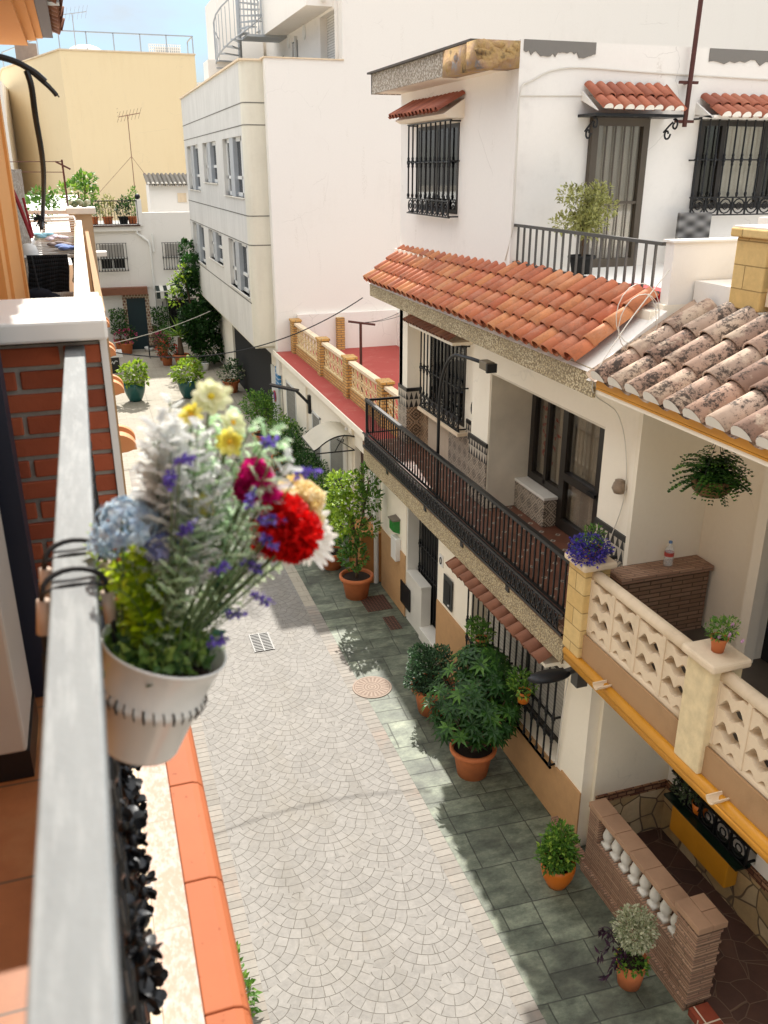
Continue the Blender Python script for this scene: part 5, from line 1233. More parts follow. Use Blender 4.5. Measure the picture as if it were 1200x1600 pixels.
def pot(parent, c, r, h, mat, rim=True, soil=True, taper=.72):
    x, y, z = c; mb = MB()
    pr = [(0, 0), (r * taper, 0)]
    if rim == 'round': pr = [(0, 0), (r * .55, 0)] + [(r * (.55 + .45 * math.sin(t * math.pi / 10)), h * t / 6) for t in range(1, 6)] + [(r * .98, h), (r * .88, h), (r * .86, h * .8)]
    elif rim: pr += [(r * .93, h * .8), (r * .95, h * .82), (r * 1.08, h * .83), (r * 1.12, h * .88), (r * 1.12, h * .97), (r * 1.06, h), (r * .98, h), (r * .93, h * .93), (r * .9, h * .8)]
    else: pr += [(r, h), (r * .93, h), (r * .9, h * .8)]
    mb.lathe((x, y, z), pr, 28); build(mb, 'pot', mat, parent, True)
    if soil:
        mb = MB(); mb.disc((x, y, z + h * .86), r * .93, 24); build(mb, 'soil', M_soil, parent)
def stems(parent, lines, r, m=None):
    mb = MB()
    for ln in lines: 
        pts = smoothpts(ln, 5); k = len(pts); mb.tube(pts, [r * (1 - .6 * i / k) for i in range(k)], 6)
    return build(mb, 'stem', m or M_stem, parent, True)

# big schefflera in terracotta pot
def schef(loc, r, h, label, spread, seed, n=44, top=1.75, pm=M_terra, lm=None, tex=(0, 0)):
    t = thing('potted_plant', label, 'potted plant', loc); x, y, z = loc
    pot(t, loc, r, h, pm); random.seed(seed); pts = []; ln = []
    for i in range(n):
        a = random.uniform(0, 6.28); q = math.sqrt(random.uniform(.02, 1)); zz = random.uniform(h + .18, top)
        env = math.sin(min(1, (zz - h) / (top - h)) * math.pi * .82 + .25)
        p = Vector((x + tex[0] * (zz - h) + math.cos(a) * q * spread * env, y + tex[1] * (zz - h) + math.sin(a) * q * spread * env, zz)); pts.append((p, (math.cos(a) * q * .8, math.sin(a) * q * .8, 1)))
        if i % 2 == 0: ln.append([(x + random.uniform(-.05, .05), y + random.uniform(-.05, .05), h * .86), (x * .5 + p.x * .5, y * .5 + p.y * .5, (h + p.z) / 2 - .05), tuple(p)])
    stems(t, ln, .012); rosettes(t, lm or L_dark, pts, .15, .042, 9, seed=seed); return t
schef((3.83, 8.05, .004), .26, .4, 'large dark umbrella plant with fingered leaves in the biggest terracotta pot under the long window', .62, 21, 270, 1.6, tex=(.12, .15))
t = thing('potted_plant', 'round blue green shrub in a terracotta pot half hidden behind the umbrella plant', 'potted plant', (3.85, 9.45, .004)); pot(t, (3.85, 9.45, .004), .28, .42, M_terra)
foliage(t, m_leaf('blue_green_leaf', ['#26402a', '#3d5c3b', '#52734a', '#6a8a5c']), [((3.8, 9.5, .66), (.3, .3, .24)), ((3.7, 9.4, .55), (.27, .25, .18)), ((3.95, 9.55, .76), (.2, .2, .16)), ((3.74, 9.62, .8), (.17, .2, .14))], 2600, .055, .032, seed=4)
stems(t, [[(3.85, 9.45, .3), (3.84, 9.5, .8)]], .02)
# hanging pots on the grille
for (x, y, z, mat, lm, lb, sd) in ((4.2, 8.72, 1.34, M_terra, L_mid, 'small hanging clay pot of green herbs near the top of the long black grille', 5), (4.2, 7.55, 1.28, M_orangepot, L_mid, 'orange hanging pot with fine green herb on the right half of the long grille', 6)):
    t = thing('hanging_pot', lb, 'potted plant', (x, y, z)); pot(t, (x, y, z), .085, .15, mat, False)
    foliage(t, lm, [((x - .02, y, z + .22), (.16, .18, .11)), ((x - .04, y + .06, z + .3), (.12, .12, .09))], 420, .06, .025, seed=sd)
    mb = MB(); mb.tube([(x + .09 * math.cos(k * .7), y + .09 * math.sin(k * .7), z + .11) for k in range(10)], .007, 5, False); mb.bar((x + .08, y, z + .11), (4.33, y, z + .13), .012); build(mb, 'pot_ring', M_iron, t)
# citrus like tree in terracotta pot
t = thing('potted_tree', 'slender citrus tree with lime and dark green leaves in a wide rimmed terracotta pot', 'potted tree', (3.84, 13.1, .004)); pot(t, (3.84, 13.1, .004), .27, .42, M_terra)
stems(t, [[(3.84, 13.1, .36), (3.86, 13.15, .9), (3.8, 13.2, 1.5), (3.62, 13.2, 2.1)], [(3.86, 13.15, .9), (4.0, 13.2, 1.5), (4.12, 13.2, 2.15)], [(3.84, 13.15, 1.2), (3.7, 13.1, 1.6)], [(3.9, 13.2, 1.2), (4.15, 13.1, 1.5)]], .022)
foliage(t, L_lime, [((3.58, 13.2, 2.1), (.2, .2, .2)), ((3.52, 13.15, 1.75), (.2, .2, .2)), ((3.86, 13.2, 2.15), (.13, .15, .12)), ((3.6, 13.1, 1.4), (.16, .2, .16)), ((3.75, 13.1, 1.75), (.16, .18, .2))], 950, .095, .05, seed=12)
foliage(t, L_mid, [((3.8, 13.15, .75), (.25, .25, .24)), ((3.7, 13.1, 1.05), (.2, .2, .2)), ((4.1, 13.2, 2.15), (.2, .2, .2)), ((4.15, 13.15, 1.75), (.17, .18, .2)), ((4.1, 13.1, 1.3), (.15, .18, .18)), ((3.85, 13.1, 1.35), (.16, .17, .2)), ((3.95, 13.15, 1.8), (.15, .15, .18))], 1300, .09, .045, name='lower_foliage', seed=13)
t = thing('potted_plant', 'small lime leaved bush in a clay pot just behind the citrus tree', 'potted plant', (3.74, 14.4, .004)); pot(t, (3.74, 14.4, .004), .24, .34, M_terra)
foliage(t, L_lime, [((3.7, 14.4, .72), (.26, .25, .28)), ((3.72, 14.4, 1.0), (.18, .2, .2))], 620, .085, .045, seed=14); stems(t, [[(3.74, 14.4, .3), (3.72, 14.4, .8)]], .015)
mb = MB(); mb.box(4.05, 4.45, 13.5, 14.3, .004, .95); mb.box(4.03, 4.46, 13.48, 14.32, .952, .98); build(mb, 'rendered_planter', M_dado2, label='rust coloured rendered planter box behind the cream downpipe', cat='planter', bevel=.01)
# orange glazed pot
t = thing('potted_plant', 'bright green bushy plant in a round orange glazed pot on the green pavement', 'potted plant', (3.94, 6.1, .004)); pot(t, (3.94, 6.1, .004), .18, .29, M_orangepot, 'round')
foliage(t, L_mid, [((3.93, 6.1, .46), (.2, .2, .18)), ((3.95, 6.12, .6), (.15, .15, .13)), ((3.88, 6.05, .42), (.2, .16, .14))], 1500, .06, .028, seed=15)
# variegated pot with purple trailing plant
t = thing('potted_plant', 'variegated pale bush with trailing purple stems in a tall terracotta pot by the brick wall', 'potted plant', (3.99, 4.83, .004)); pot(t, (3.99, 4.83, .004), .145, .3, M_terra, False)
foliage(t, L_vari, [((4.0, 4.86, .62), (.19, .19, .2)), ((4.04, 4.9, .5), (.15, .15, .12))], 2100, .036, .02, seed=16)
foliage(t, L_mid, [((3.96, 4.8, .31), (.15, .15, .05))], 160, .05, .03, name='undergrowth', seed=17)
stems(t, [[(3.95, 4.85, .3), (3.82, 4.9, .5), (3.66, 4.85, .45)], [(3.95, 4.85, .3), (3.8, 4.82, .38), (3.72, 4.8, .25)], [(3.95, 4.85, .3), (3.8, 4.95, .6), (3.68, 4.95, .64)]], .007, m_plain('purple_stem', '#3a2030', .7))
random.seed(18); mb = MB()
for (a, b) in (((3.85, 4.9, .47), (3.64, 4.85, .44)), ((3.85, 4.83, .36), (3.7, 4.78, .22)), ((3.82, 4.94, .56), (3.68, 4.95, .63)), ((3.92, 4.85, .42), (3.78, 4.8, .4))):
    for i in range(14): q = Vector(a).lerp(Vector(b), random.random()); mb.leaf(q, rv() + Vector((-.5, 0, -.5)), rv(), .09, .028, .3)
build(mb, 'purple_foliage', L_purple, t)
# hedge of shrubs along the low house
sd = 30
for (x, y, rr, h, mat, lb, nn, ll) in ((4.1, 16.3, .62, 1.05, L_mid, 'rounded green shrub nearest to the citrus tree along the low white house', 2200, .075), (4.1, 17.6, .58, 1.3, L_dark, 'dense dark shrub under the curved awning', 2100, .08), (4.15, 18.9, .6, 1.35, L_dark, 'dense dark shrub in the middle of the row by the low house', 2000, .08),
        (4.1, 20.3, .6, 1.25, L_mid, 'green shrub below the flat black wall lamp', 1900, .08), (4.0, 22.4, .75, 1.55, L_mid, 'loose tall shrub with fine twigs at the far end of the row', 2000, .085)):
    t = thing('shrub', lb, 'shrub', (x, y, 0), group='shrubs along the low white house'); pot(t, (x, y, .01), .28, .36, M_terra)
    random.seed(sd); cl = [((x + random.uniform(-.25, .2), y + random.uniform(-.35, .35), h * .55 + random.uniform(-.1, .35)), (rr * random.uniform(.4, .62), rr * random.uniform(.5, .7), h * random.uniform(.22, .34))) for _ in range(6)]
    foliage(t, mat, cl, nn, ll, ll * .5, seed=sd); stems(t, [[(x, y, .3), (x, y + .1, h * .6)], [(x, y, .3), (x - .2, y, h * .8)], [(x, y, .3), (x + .1, y - .2, h * .75)]], .02); sd += 1
t = thing('clay_jar', 'terracotta jar with a round hole standing beside the row of shrubs', 'jar', (3.45, 19.2, 0)); mb = MB(); mb.lathe((3.45, 19.2, .004), [(0, 0), (.15, 0), (.22, .2), (.22, .4), (.14, .58), (.17, .62), (.13, .62), (.11, .5)], 20); build(mb, 'body', M_terra, t, True); mb = MB(); mb.ball((3.3, 19.05, .36), (.06, .06, .06), 10, 6); build(mb, 'hole', M_dark, t)
mb = MB(); mb.lathe((3.6, 18.4, .004), [(0, 0), (.15, 0), (.19, .3), (.16, .3), (.15, .2)], 18); build(mb, 'flower_pot', M_terra, None, True, label='empty clay pot just in front of the terracotta jar', cat='pot')
# twin teal pots in the courtyard
for (x, y, lb, sd) in ((1.0, 28.6, 'left of the two teal glazed pots with pale flowering succulents in the sunny courtyard', 40), (2.7, 28.5, 'right of the two teal glazed pots with pale flowering succulents in the sunny courtyard', 41)):
    t = thing('teal_pot_plant', lb, 'potted plant', (x, y, .01), group='teal pots in the courtyard'); pot(t, (x, y, .01), .34, .6, M_green, 'round')
    foliage(t, L_vari if False else L_lime, [((x - .05, y, .85), (.46, .42, .3)), ((x + .1, y + .1, 1.0), (.34, .34, .26)), ((x, y - .1, .72), (.5, .4, .16))], 420, .16, .1, seed=sd, inner=.6)
    foliage(t, L_vari, [((x + .05, y - .12, .82), (.28, .25, .22))], 90, .13, .09, name='blossom', seed=sd + 5)
# courtyard end: climber, yucca, flowers, topiary
t = thing('climbing_plant', 'tall dark climbing plant in the corner below the white ribbon windows', 'climber', (3.75, 33.5, 0))
random.seed(50); cl = [((3.75 + random.uniform(-.45, .35), 33.4 + random.uniform(-.8, 1.8), z), (.62 + random.uniform(-.15, .15), .7, .55)) for z in (.7, 1.1, 1.5, 1.9, 2.3, 2.7, 3.1, 3.5)] + [((3.3, 33.5, 3.7), (.35, .5, .4)), ((3.3, 34.5, 4.1), (.3, .4, .4)), ((3.0, 34, 2.9), (.4, .5, .35)), ((3.2, 33.6, 3.3), (.4, .5, .3))]
cl = [((c[0] + .35, c[1], c[2]), r) for c, r in cl]
foliage(t, L_dark, cl, 8500, .17, .09, seed=51); foliage(t, L_lime, [((3.1, 33.3, 3.1), (.34, .3, .3)), ((3.3, 33.2, 3.5), (.3, .3, .3)), ((2.95, 33.25, 2.6), (.32, .3, .35))], 220, .14, .08, name='sunlit_shoots', seed=52)
stems(t, [[(3.8, 33.5, 0), (3.6, 33.6, 1.8), (3.3, 33.6, 3.6)], [(3.6, 33.6, 1.2), (3.0, 33.6, 2.6)]], .05)
t = thing('yucca', 'spiky yucca on a thick trunk in a clay pot at the courtyard end', 'yucca', (3.02, 33.6, 0)); pot(t, (3.02, 33.6, .01), .28, .45, M_terra); stems(t, [[(3.02, 33.6, .4), (3.0, 33.6, 1.1)]], .14)
random.seed(53); mb = MB()
for i in range(90): d = rv(); d.z = abs(d.z) * .9 + .05; mb.leaf((3.0, 33.6, 1.15), d, rv(), random.uniform(.6, .95), .05, .2)
build(mb, 'leaf_crown', L_mid, t)
def flowerpot(loc, lb, lm, fm, sd, r=.22, sp=.4, h=.36):
    t = thing('flowering_pot', lb, 'potted plant', loc); pot(t, loc, r, h, M_terra); x, y, z = loc
    foliage(t, lm, [((x, y, z + h + .2), (sp, sp, .3)), ((x + .1, y, z + h + .45), (sp * .7, sp * .7, .25))], 420, .1, .06, seed=sd)
    foliage(t, fm, [((x, y - .1, z + h + .25), (sp, sp, .28))], 110, .08, .08, name='blossom', seed=sd + 1, inner=.85)
L_red = m_leaf('red_petal', ['#8f2018', '#c9402a', '#b3501f']); L_pink = m_leaf('pink_petal', ['#a32c55', '#d0507f', '#8a2a4a']); L_mag = m_leaf('magenta_petal', ['#e01a8a', '#f03aa6', '#c01068', '#ea2896'], trans=.5)
flowerpot((2.5, 33.9, .01), 'pot of red and orange flowers in front of the yucca', L_dark, L_red, 60)
flowerpot((2.45, 34.9, .01), 'pot with bright pink flowers behind the red flowers', L_dark, L_pink, 62, .2, .3, .6)
flowerpot((1.15, 36.7, .01), 'pot of dark leaved plant with mauve blossoms left of the teal door', L_dark, L_pink, 64, .26, .45, .45)
flowerpot((4.15, 28.8, .01), 'dark blue pot with trailing plant beside the garage opening', L_dark, L_vari, 66, .26, .42, .4)
for (x, y, lb, sd) in ((3.3, 32.6, 'small clay pot at the foot of the climbing plant', 70), (3.75, 32.5, 'small white pot at the foot of the climbing plant', 71)):
    t = thing('small_pot', lb, 'pot', (x, y, .01)); pot(t, (x, y, .01), .15, .3, M_terra if sd == 70 else M_plasticw); foliage(t, L_dark, [((x, y, .42), (.2, .2, .16))], 110, .09, .05, seed=sd)
for (x, lb, sd) in ((.95, 'dark clipped box shrub left of the teal door', 72), (2.62, 'dark clipped box shrub right of the teal door', 73)):
    t = thing('topiary', lb, 'shrub', (x, 37.1, 0)); pot(t, (x, 37.1, .01), .24, .5, M_terra); random.seed(sd); mb = MB()
    for i in range(700):
        p = Vector((x + random.uniform(-.33, .33), 37.1 + random.uniform(-.25, .25), random.uniform(.75, 1.75))); mb.leaf(p, rv(), rv(), .09, .06)
    build(mb, 'foliage', L_dark, t); stems(t, [[(x, 37.1, .4), (x, 37.1, 1.2)]], .03)
mb = MB(); mb.lathe((2.05, 37.0, .01), [(0, 0), (.13, 0), (.2, .16), (.17, .17), (.12, .06)], 16); build(mb, 'white_bowl', M_plasticw, None, True, label='white bowl on the ground right of the teal door', cat='bowl')
CHR = thing('metal_chair', 'thin black metal chair standing in the shade before the teal door', 'chair', (2.15, 35.6, 0))
mb = MB(); mb.box(1.95, 2.35, 35.4, 35.8, .43, .45); build(mb, 'seat', M_iron, CHR)
for (x, y) in ((1.96, 35.41), (2.34, 35.41), (1.96, 35.79), (2.34, 35.79)): mb = MB(); mb.tube([(x, y, .01), (x, y, .43)], .016, 5); build(mb, 'leg', M_iron, CHR)
mb = MB(); mb.tube([(1.97, 35.79, .45), (1.97, 35.85, .95), (2.33, 35.85, .95), (2.33, 35.79, .45)], .016, 5); mb.bar((1.97, 35.84, .75), (2.33, 35.84, .75), .03); build(mb, 'backrest', M_iron, CHR)
TB = thing('draped_table', 'small white topped table with a black cloth front at the left edge of the yard', 'table', (.4, 33.3, 0))
mb = MB(); mb.box(-.1, .85, 33.0, 33.7, .72, .76); mb.box(-.1, .86, 32.985, 32.998, .6, .76); build(mb, 'top', M_plasticw, TB)
mb = MB(); mb.box(-.08, .72, 33.05, 33.65, .02, .6); build(mb, 'black_cloth', M_black, TB)
mb = MB(); mb.tube(smoothpts([(.3, 33.04, .36), (.38, 33.04, .46), (.42, 33.04, .36), (.48, 33.04, .45), (.52, 33.04, .36), (.58, 33.04, .46), (.66, 33.04, .44)], 4), .014, 5); build(mb, 'white_script', M_plasticw, TB)
# plants on the street end roof terrace
sd = 80
for (x, z, h, lb, pm, lm) in ((.45, 4.95, .75, 'potted grassy plant at the left end of the street end roof terrace', M_terra, L_mid), (1.0, 4.95, .9, 'tall plant in a clay pot near the middle of the roof terrace railing', M_terra, L_olive), (1.6, 4.95, .85, 'dark plant in a black pot at the right of the roof terrace railing', M_dark, L_dark), (1.95, 4.95, 1.2, 'tall spiky plant next to the post of the roof terrace', M_terra, L_mid)):
    y = 37.9; t = thing('terrace_plant', lb, 'potted plant', (x, y, z)); pot(t, (x, y, z), .2, .3, pm)
    foliage(t, lm, [((x, y, z + .3 + h * .3), (.3, .3, h * .35)), ((x + .1, y, z + .3 + h * .6), (.2, .25, h * .3))], 320, .13, .05, seed=sd, up=.9); sd += 1
# shrubs past the neighbour balcony, on the wall top
for (x, y, z, r, lm, lb) in ((-.95, 12.5, 6.6, .3, L_olive, 'yellowing shrub at the far left behind the white terrace rails'), (-.5, 12.2, 6.55, .26, L_mid, 'mid green shrub behind the white terrace rails'), (.0, 11.6, 6.75, .22, L_mid, 'taller leafy shrub next to the metal pole behind the stone pier')):
    t = thing('terrace_shrub', lb, 'shrub', (x, y, 6)); foliage(t, lm, [((x, y, z), (r, r, r * .6)), ((x + .1, y, z + r * .5), (r * .6, r * .6, r * .4))], 420, .07, .04, seed=sd); stems(t, [[(x, y, 6), (x, y, z)], [(x, y, 6), (x + .1, y, z + .2)]], .02); sd += 1
mb = MB(); mb.box(-6, .02, 9.6, 37, 5.3, 6.1); build(mb, 'neighbour_terrace', M_whiteclean, label='low white terrace block behind the neighbouring balcony', cat='building')
mb = MB(); mb.tube([(-.12, 11, 6.1), (-.13, 11, 7.1)], .012, 6); mb.tube([(-.2, 11, 7.08), (-.05, 11, 7.0)], .01, 5); mb.tube([(-1.6, 11, 7.07), (-.13, 11, 7.08)], .004, 4); mb.tube([(-1.6, 11, 6.98), (-.13, 11, 6.97)], .004, 4); build(mb, 'line_pole', M_rust, label='thin dark pole carrying washing lines behind the stone pier', cat='pole')
random.seed(90); mb = MB()
for i in range(12): mb.ball((random.uniform(-.08, .08), 9.32, 6.68 + random.uniform(0, .03)), (.03, .04, .025), 7, 5)
build(mb, 'white_blossoms', L_vari, label='pale crumpled flowers lying on the stone pier cap', cat='flowers')
# plants on house A / B
t = thing('terrace_tree', 'wispy olive green potted bush on the terrace before the bronze barred door', 'potted plant', (5.3, 8.9, 5.9)); pot(t, (5.3, 8.9, 5.9), .14, .2, M_dark)
random.seed(95); cl = [((5.3 + random.uniform(-.38, .32), 8.9 + random.uniform(-.2, .2), 6.5 + random.uniform(-.12, .26)), (.14, .14, .12)) for _ in range(15)]
foliage(t, L_olive, cl, 2400, .055, .027, seed=96, inner=.1); stems(t, [[(5.3, 8.9, 6.05), (5.3, 8.9, 6.35), (5.1, 8.9, 6.6)], [(5.3, 8.9, 6.3), (5.5, 8.9, 6.65)], [(5.3, 8.9, 6.2), (5.32, 8.9, 6.7)]], .012)
t = thing('wicker_chair', 'grey wicker chair back showing above the white terrace wall', 'chair', (7.0, 9.1, 5.9)); 
mw, bw = newmat('grey_wicker'); x, y, z = pos(); finish(mw, bw, mix((((x * 22.0).sin() * (z * 45.0).sin()) * .5 + .5), lin('#3c3a38'), lin('#8b8884')), .8, (x * 22.0).sin() * (z * 45.0).sin(), .8, .01)
mb = MB(); mb.box(6.76, 7.22, 9.2, 9.25, 6.1, 6.52); build(mb, 'backrest', mw, t, bevel=.01); mb = MB(); mb.box(6.76, 7.22, 8.75, 9.2, 6.1, 6.2); build(mb, 'seat', mw, t, bevel=.01)
for (a, b) in ((6.78, 8.78), (7.2, 8.78), (6.78, 9.22), (7.2, 9.22)): mb = MB(); mb.box(a - .02, a + .02, b - .02, b + .02, 5.9, 6.1); build(mb, 'leg', mw, t)
mb = MB(); mb.box(4.77, 4.9, 6.66, 7.2, 5.905, 5.99); mb.box(4.75, 4.92, 6.64, 7.22, 5.99, 6.0); build(mb, 'red_tray', m_plain('red_plastic', '#b3201f', .4), label='red plastic tray on the terrace floor against the grey railing', cat='tray', bevel=.005)
t = thing('flower_bowl', 'purple lobelia overflowing the top of the sandstone corner pier', 'potted plant', (4.13, 6.35, 3.65)); pot(t, (4.13, 6.35, 3.652), .1, .1, M_terra, False)
L_violet = m_leaf('violet_petal', ['#2c2467', '#463a9a', '#5d4fb8', '#372c80'])
foliage(t, L_violet, [((4.11, 6.34, 3.76), (.2, .2, .09)), ((4.06, 6.3, 3.7), (.16, .18, .09))], 1300, .03, .024, name='blossom', seed=97); foliage(t, L_mid, [((4.16, 6.38, 3.86), (.1, .1, .09)), ((4.11, 6.35, 3.76), (.17, .17, .07))], 380, .04, .016, seed=98)
t = thing('flower_pot', 'little terracotta pot with pink daisies on the middle balustrade pier', 'potted plant', (4.14, 4.56, 3.652)); pot(t, (4.14, 4.56, 3.654), .062, .12, M_terra)
foliage(t, L_mid, [((4.14, 4.56, 3.83), (.11, .11, .07)), ((4.17, 4.55, 3.86), (.11, .09, .06))], 420, .035, .014, seed=99)
mb = MB(); random.seed(100)
for (x, y, z) in ((4.08, 4.5, 3.82), (4.14, 4.47, 3.84), (4.22, 4.42, 3.8), (4.18, 4.5, 3.9)):
    for k in range(10): a = k * .628; mb.leaf((x, y, z), (math.cos(a), -.4, math.sin(a)), (0, -1, .3), .022, .01)
build(mb, 'blossom', m_leaf('pale_pink_petal', ['#c98fb8', '#e0b3d2']), t)
t = thing('hanging_fern', 'dark green fern in a moss lined basket hanging under the weathered tile roof', 'hanging basket', (4.45, 5.25, 4.6))
mb = MB(); mb.lathe((4.45, 5.25, 4.62), [(0, 0), (.1, .0), (.15, .05), (.165, .13), (.14, .14)], 18); build(mb, 'basket', m_plain('coir_liner', '#5f4526', .95, .4, 25, 1.0), t, True)
mb = MB()
for k in range(4): a = k * 1.57 + .4; mb.tube([(4.45 + .16 * math.cos(a), 5.25 + .16 * math.sin(a), 4.75), (4.45, 5.25, 5.1)], .003, 4)
mb.tube([(4.45, 5.25, 5.1), (4.47, 5.25, 5.14), (4.43, 5.25, 5.17), (4.45, 5.25, 5.21)], .006, 5); build(mb, 'chain', M_wire, t)
random.seed(101); mb = MB()
for i in range(120):
    a = random.uniform(0, 6.28); el = random.uniform(.15, 1.45); L = random.uniform(.2, .36); q = Vector((4.45, 5.25, 4.74)); d = Vector((math.cos(a) * math.cos(el), math.sin(a) * math.cos(el), math.sin(el)))
    for k in range(10):
        d2 = (d + Vector((0, 0, -.13 * k))).normalized(); q2 = q + d2 * L / 10; sd_ = d2.cross(Vector((0, 0, 1))).normalized() if abs(d2.z) < .98 else Vector((1, 0, 0)); b = random.random()
        for s in (-1, 1): mb.leaf(q2, sd_ * s + d2 * .5, Vector((0, 0, 1)), .07 * (1 - k / 13), .034, .1, b)
        q = q2
build(mb, 'fronds', L_dark, t)
def m_clear():
    m, b = newmat('clear_plastic'); finish(m, b, lin('#e3e8e6'), .15); nt = m.node_tree; t = nt.nodes.new('ShaderNodeBsdfTransparent'); g = nt.nodes.new('ShaderNodeMixShader'); g.inputs[0].default_value = .3
    nt.links.new(t.outputs[0], g.inputs[1]); nt.links.new(b.outputs[0], g.inputs[2]); nt.links.new(g.outputs[0], nt.nodes['Material Output'].inputs[0]); return m
BT = thing('water_bottle', 'clear plastic water bottle with a red label on the brown loggia planter wall', 'bottle', (4.98, 6.32, 3.452))
mb = MB(); mb.lathe((4.98, 6.32, 3.454), [(0, 0), (.042, 0), (.045, .02), (.045, .15), (.04, .17), (.015, .21), (.015, .23)], 16); build(mb, 'body', m_clear(), BT, True)
mb = MB(); mb.lathe((4.98, 6.32, 3.454), [(.0462, .1), (.0462, .14)], 16); build(mb, 'wrap', m_plain('red_wrap', '#b0453c', .5), BT, True); mb = MB(); mb.lathe((4.98, 6.32, 3.684), [(.017, 0), (.017, .02), (0, .02)], 10); build(mb, 'cap', m_plain('cap_blue', '#5f7fa8', .4), BT, True)
t = thing('window_plant', 'small shrub in an orange pot on the green sill of the barred porch window', 'potted plant', (5.38, 6.0, .722)); pot(t, (5.42, 5.85, .724), .09, .14, M_orangepot, False); foliage(t, L_grey, [((5.36, 6.02, .92), (.1, .2, .13)), ((5.38, 5.9, 1.0), (.1, .15, .1))], 420, .05, .022, seed=103)
# small fixtures on house A
mb = MB(); mb.box(4.37, 4.384, 10.12, 10.44, 1.1, 1.58); MTR = build(mb, 'meter_box', m_plain('dark_grey_box', '#2b2d2c', .5), label='dark grey meter box on the white wall between door and long grille', cat='meter box', bevel=.004)
mb = MB(); mb.box(4.362, 4.369, 10.18, 10.38, 1.2, 1.5); build(mb, 'cover', M_iron, MTR); mb = MB(); mb.box(4.36, 4.37, 10.2, 10.24, 1.15, 1.17); build(mb, 'badge', M_plasticw, MTR)
mb = MB(); mb.box(4.385, 4.399, 10.52, 10.66, 1.62, 1.8); NP = build(mb, 'number_plate', M_plasticw, label='small white number plate beside the barred entrance door', cat='plate')
mb = MB(); mb.tube([(4.383, 10.59 + .032 * math.cos(k * .5236), 1.71 + .05 * math.sin(k * .5236)) for k in range(13)], .009, 5, False); build(mb, 'digit', M_black, NP)
MBX = thing('mailbox', 'green mailbox with a grey top on the white wall left of the entrance', 'mailbox', (4.3, 12.52, 1.36))
mb = MB(); mb.prism([(4.28, 1.44), (4.4, 1.38), (4.4, 1.62), (4.28, 1.62)], 'y', 12.42, 12.62); build(mb, 'body', m_plain('green_enamel', '#1f7a2c', .35), MBX, bevel=.006)
mb = MB(); mb.prism([(4.26, 1.622), (4.4, 1.622), (4.4, 1.66), (4.26, 1.64)], 'y', 12.4, 12.64); build(mb, 'lid', m_plain('grey_brown_lid', '#6c6458', .6), MBX)
mb = MB(); mb.box(4.3, 4.399, 12.36, 12.6, .92, 1.32); UB = build(mb, 'utility_box', M_plasticw, label='white utility box on the wall directly under the green mailbox', cat='utility box', bevel=.008)
mb = MB(); mb.box(4.92, 4.95, 10.8, 10.88, 3.78, 4.0); mb.ball((4.91, 10.84, 3.88), (.03, .04, .1), 8, 6); build(mb, 'wall_sconce', M_iron, label='small black sconce on the white wall between grille window and recess', cat='lamp')
mb = MB(); mb.lathe((4.66, 6.78, 4.12), [(0, -.06), (.05, -.05), (.075, 0), (.06, .05), (.045, .07), (.05, .08), (.0, .08)], 14); PJ = build(mb, 'wall_jug', m_plain('brown_cream_ceramic', '#8d7a66', .5, .5, 20), None, True, label='little ceramic jug hung on the white wall right of the glazed doors', cat='jug')
SL = thing('curved_street_lamp', 'thin black arched lamp post rising from the iron balcony to a lantern under the eave', 'lamp', (4.3, 10.3, 2.76))
mb = MB(); X = 4.16; arc = [(X, 10.25, 2.7), (X, 10.25, 4.1)] + [(X, 10.25 - .62 * (1 - math.cos(a)), 4.1 + .8 * math.sin(a)) for a in [i * math.pi / 2 / 10 for i in range(1, 11)]] + [(X, 9.3, 4.93), (X, 8.95, 4.95)]
mb.tube(arc, .022, 7); build(mb, 'post', M_iron, SL, True)
mb = MB(); mb.box(X - .055, X + .055, 8.74, 8.94, 4.89, 4.99); build(mb, 'lantern', m_plain('lantern_metal', '#6e6350', .5), SL, bevel=.01); mb = MB(); mb.box(X - .06, X + .06, 8.7, 8.74, 4.88, 4.98); build(mb, 'lantern_cap', M_iron, SL)
FLD = thing('black_street_light', 'oblong black street light jutting from the corner below the iron balcony', 'lamp', (3.95, 6.5, 2.3))
mb = MB(); mb.ball((3.88, 6.48, 2.33), (.24, .1, .05), 18, 8); build(mb, 'housing', M_iron, FLD, True); mb = MB(); mb.bar((4.0, 6.48, 2.33), (4.3, 6.5, 2.36), .05); mb.box(4.15, 4.27, 6.4, 6.52, 2.18, 2.36); build(mb, 'bracket', M_greyiron, FLD)
mb = MB(); mb.tube([(6.86, 9.4, 9.6), (6.82, 9.4, 7.46)], .028, 7)
for z in (7.52, 7.93): mb.bar((6.7, 9.42, z), (6.95, 9.42, z), .03); mb.bar((6.83, 9.4, z), (6.83, 9.5, z), .03)
build(mb, 'roof_mast', M_rust, label='rusty iron mast clamped to the white wall between terrace door and window', cat='pole')
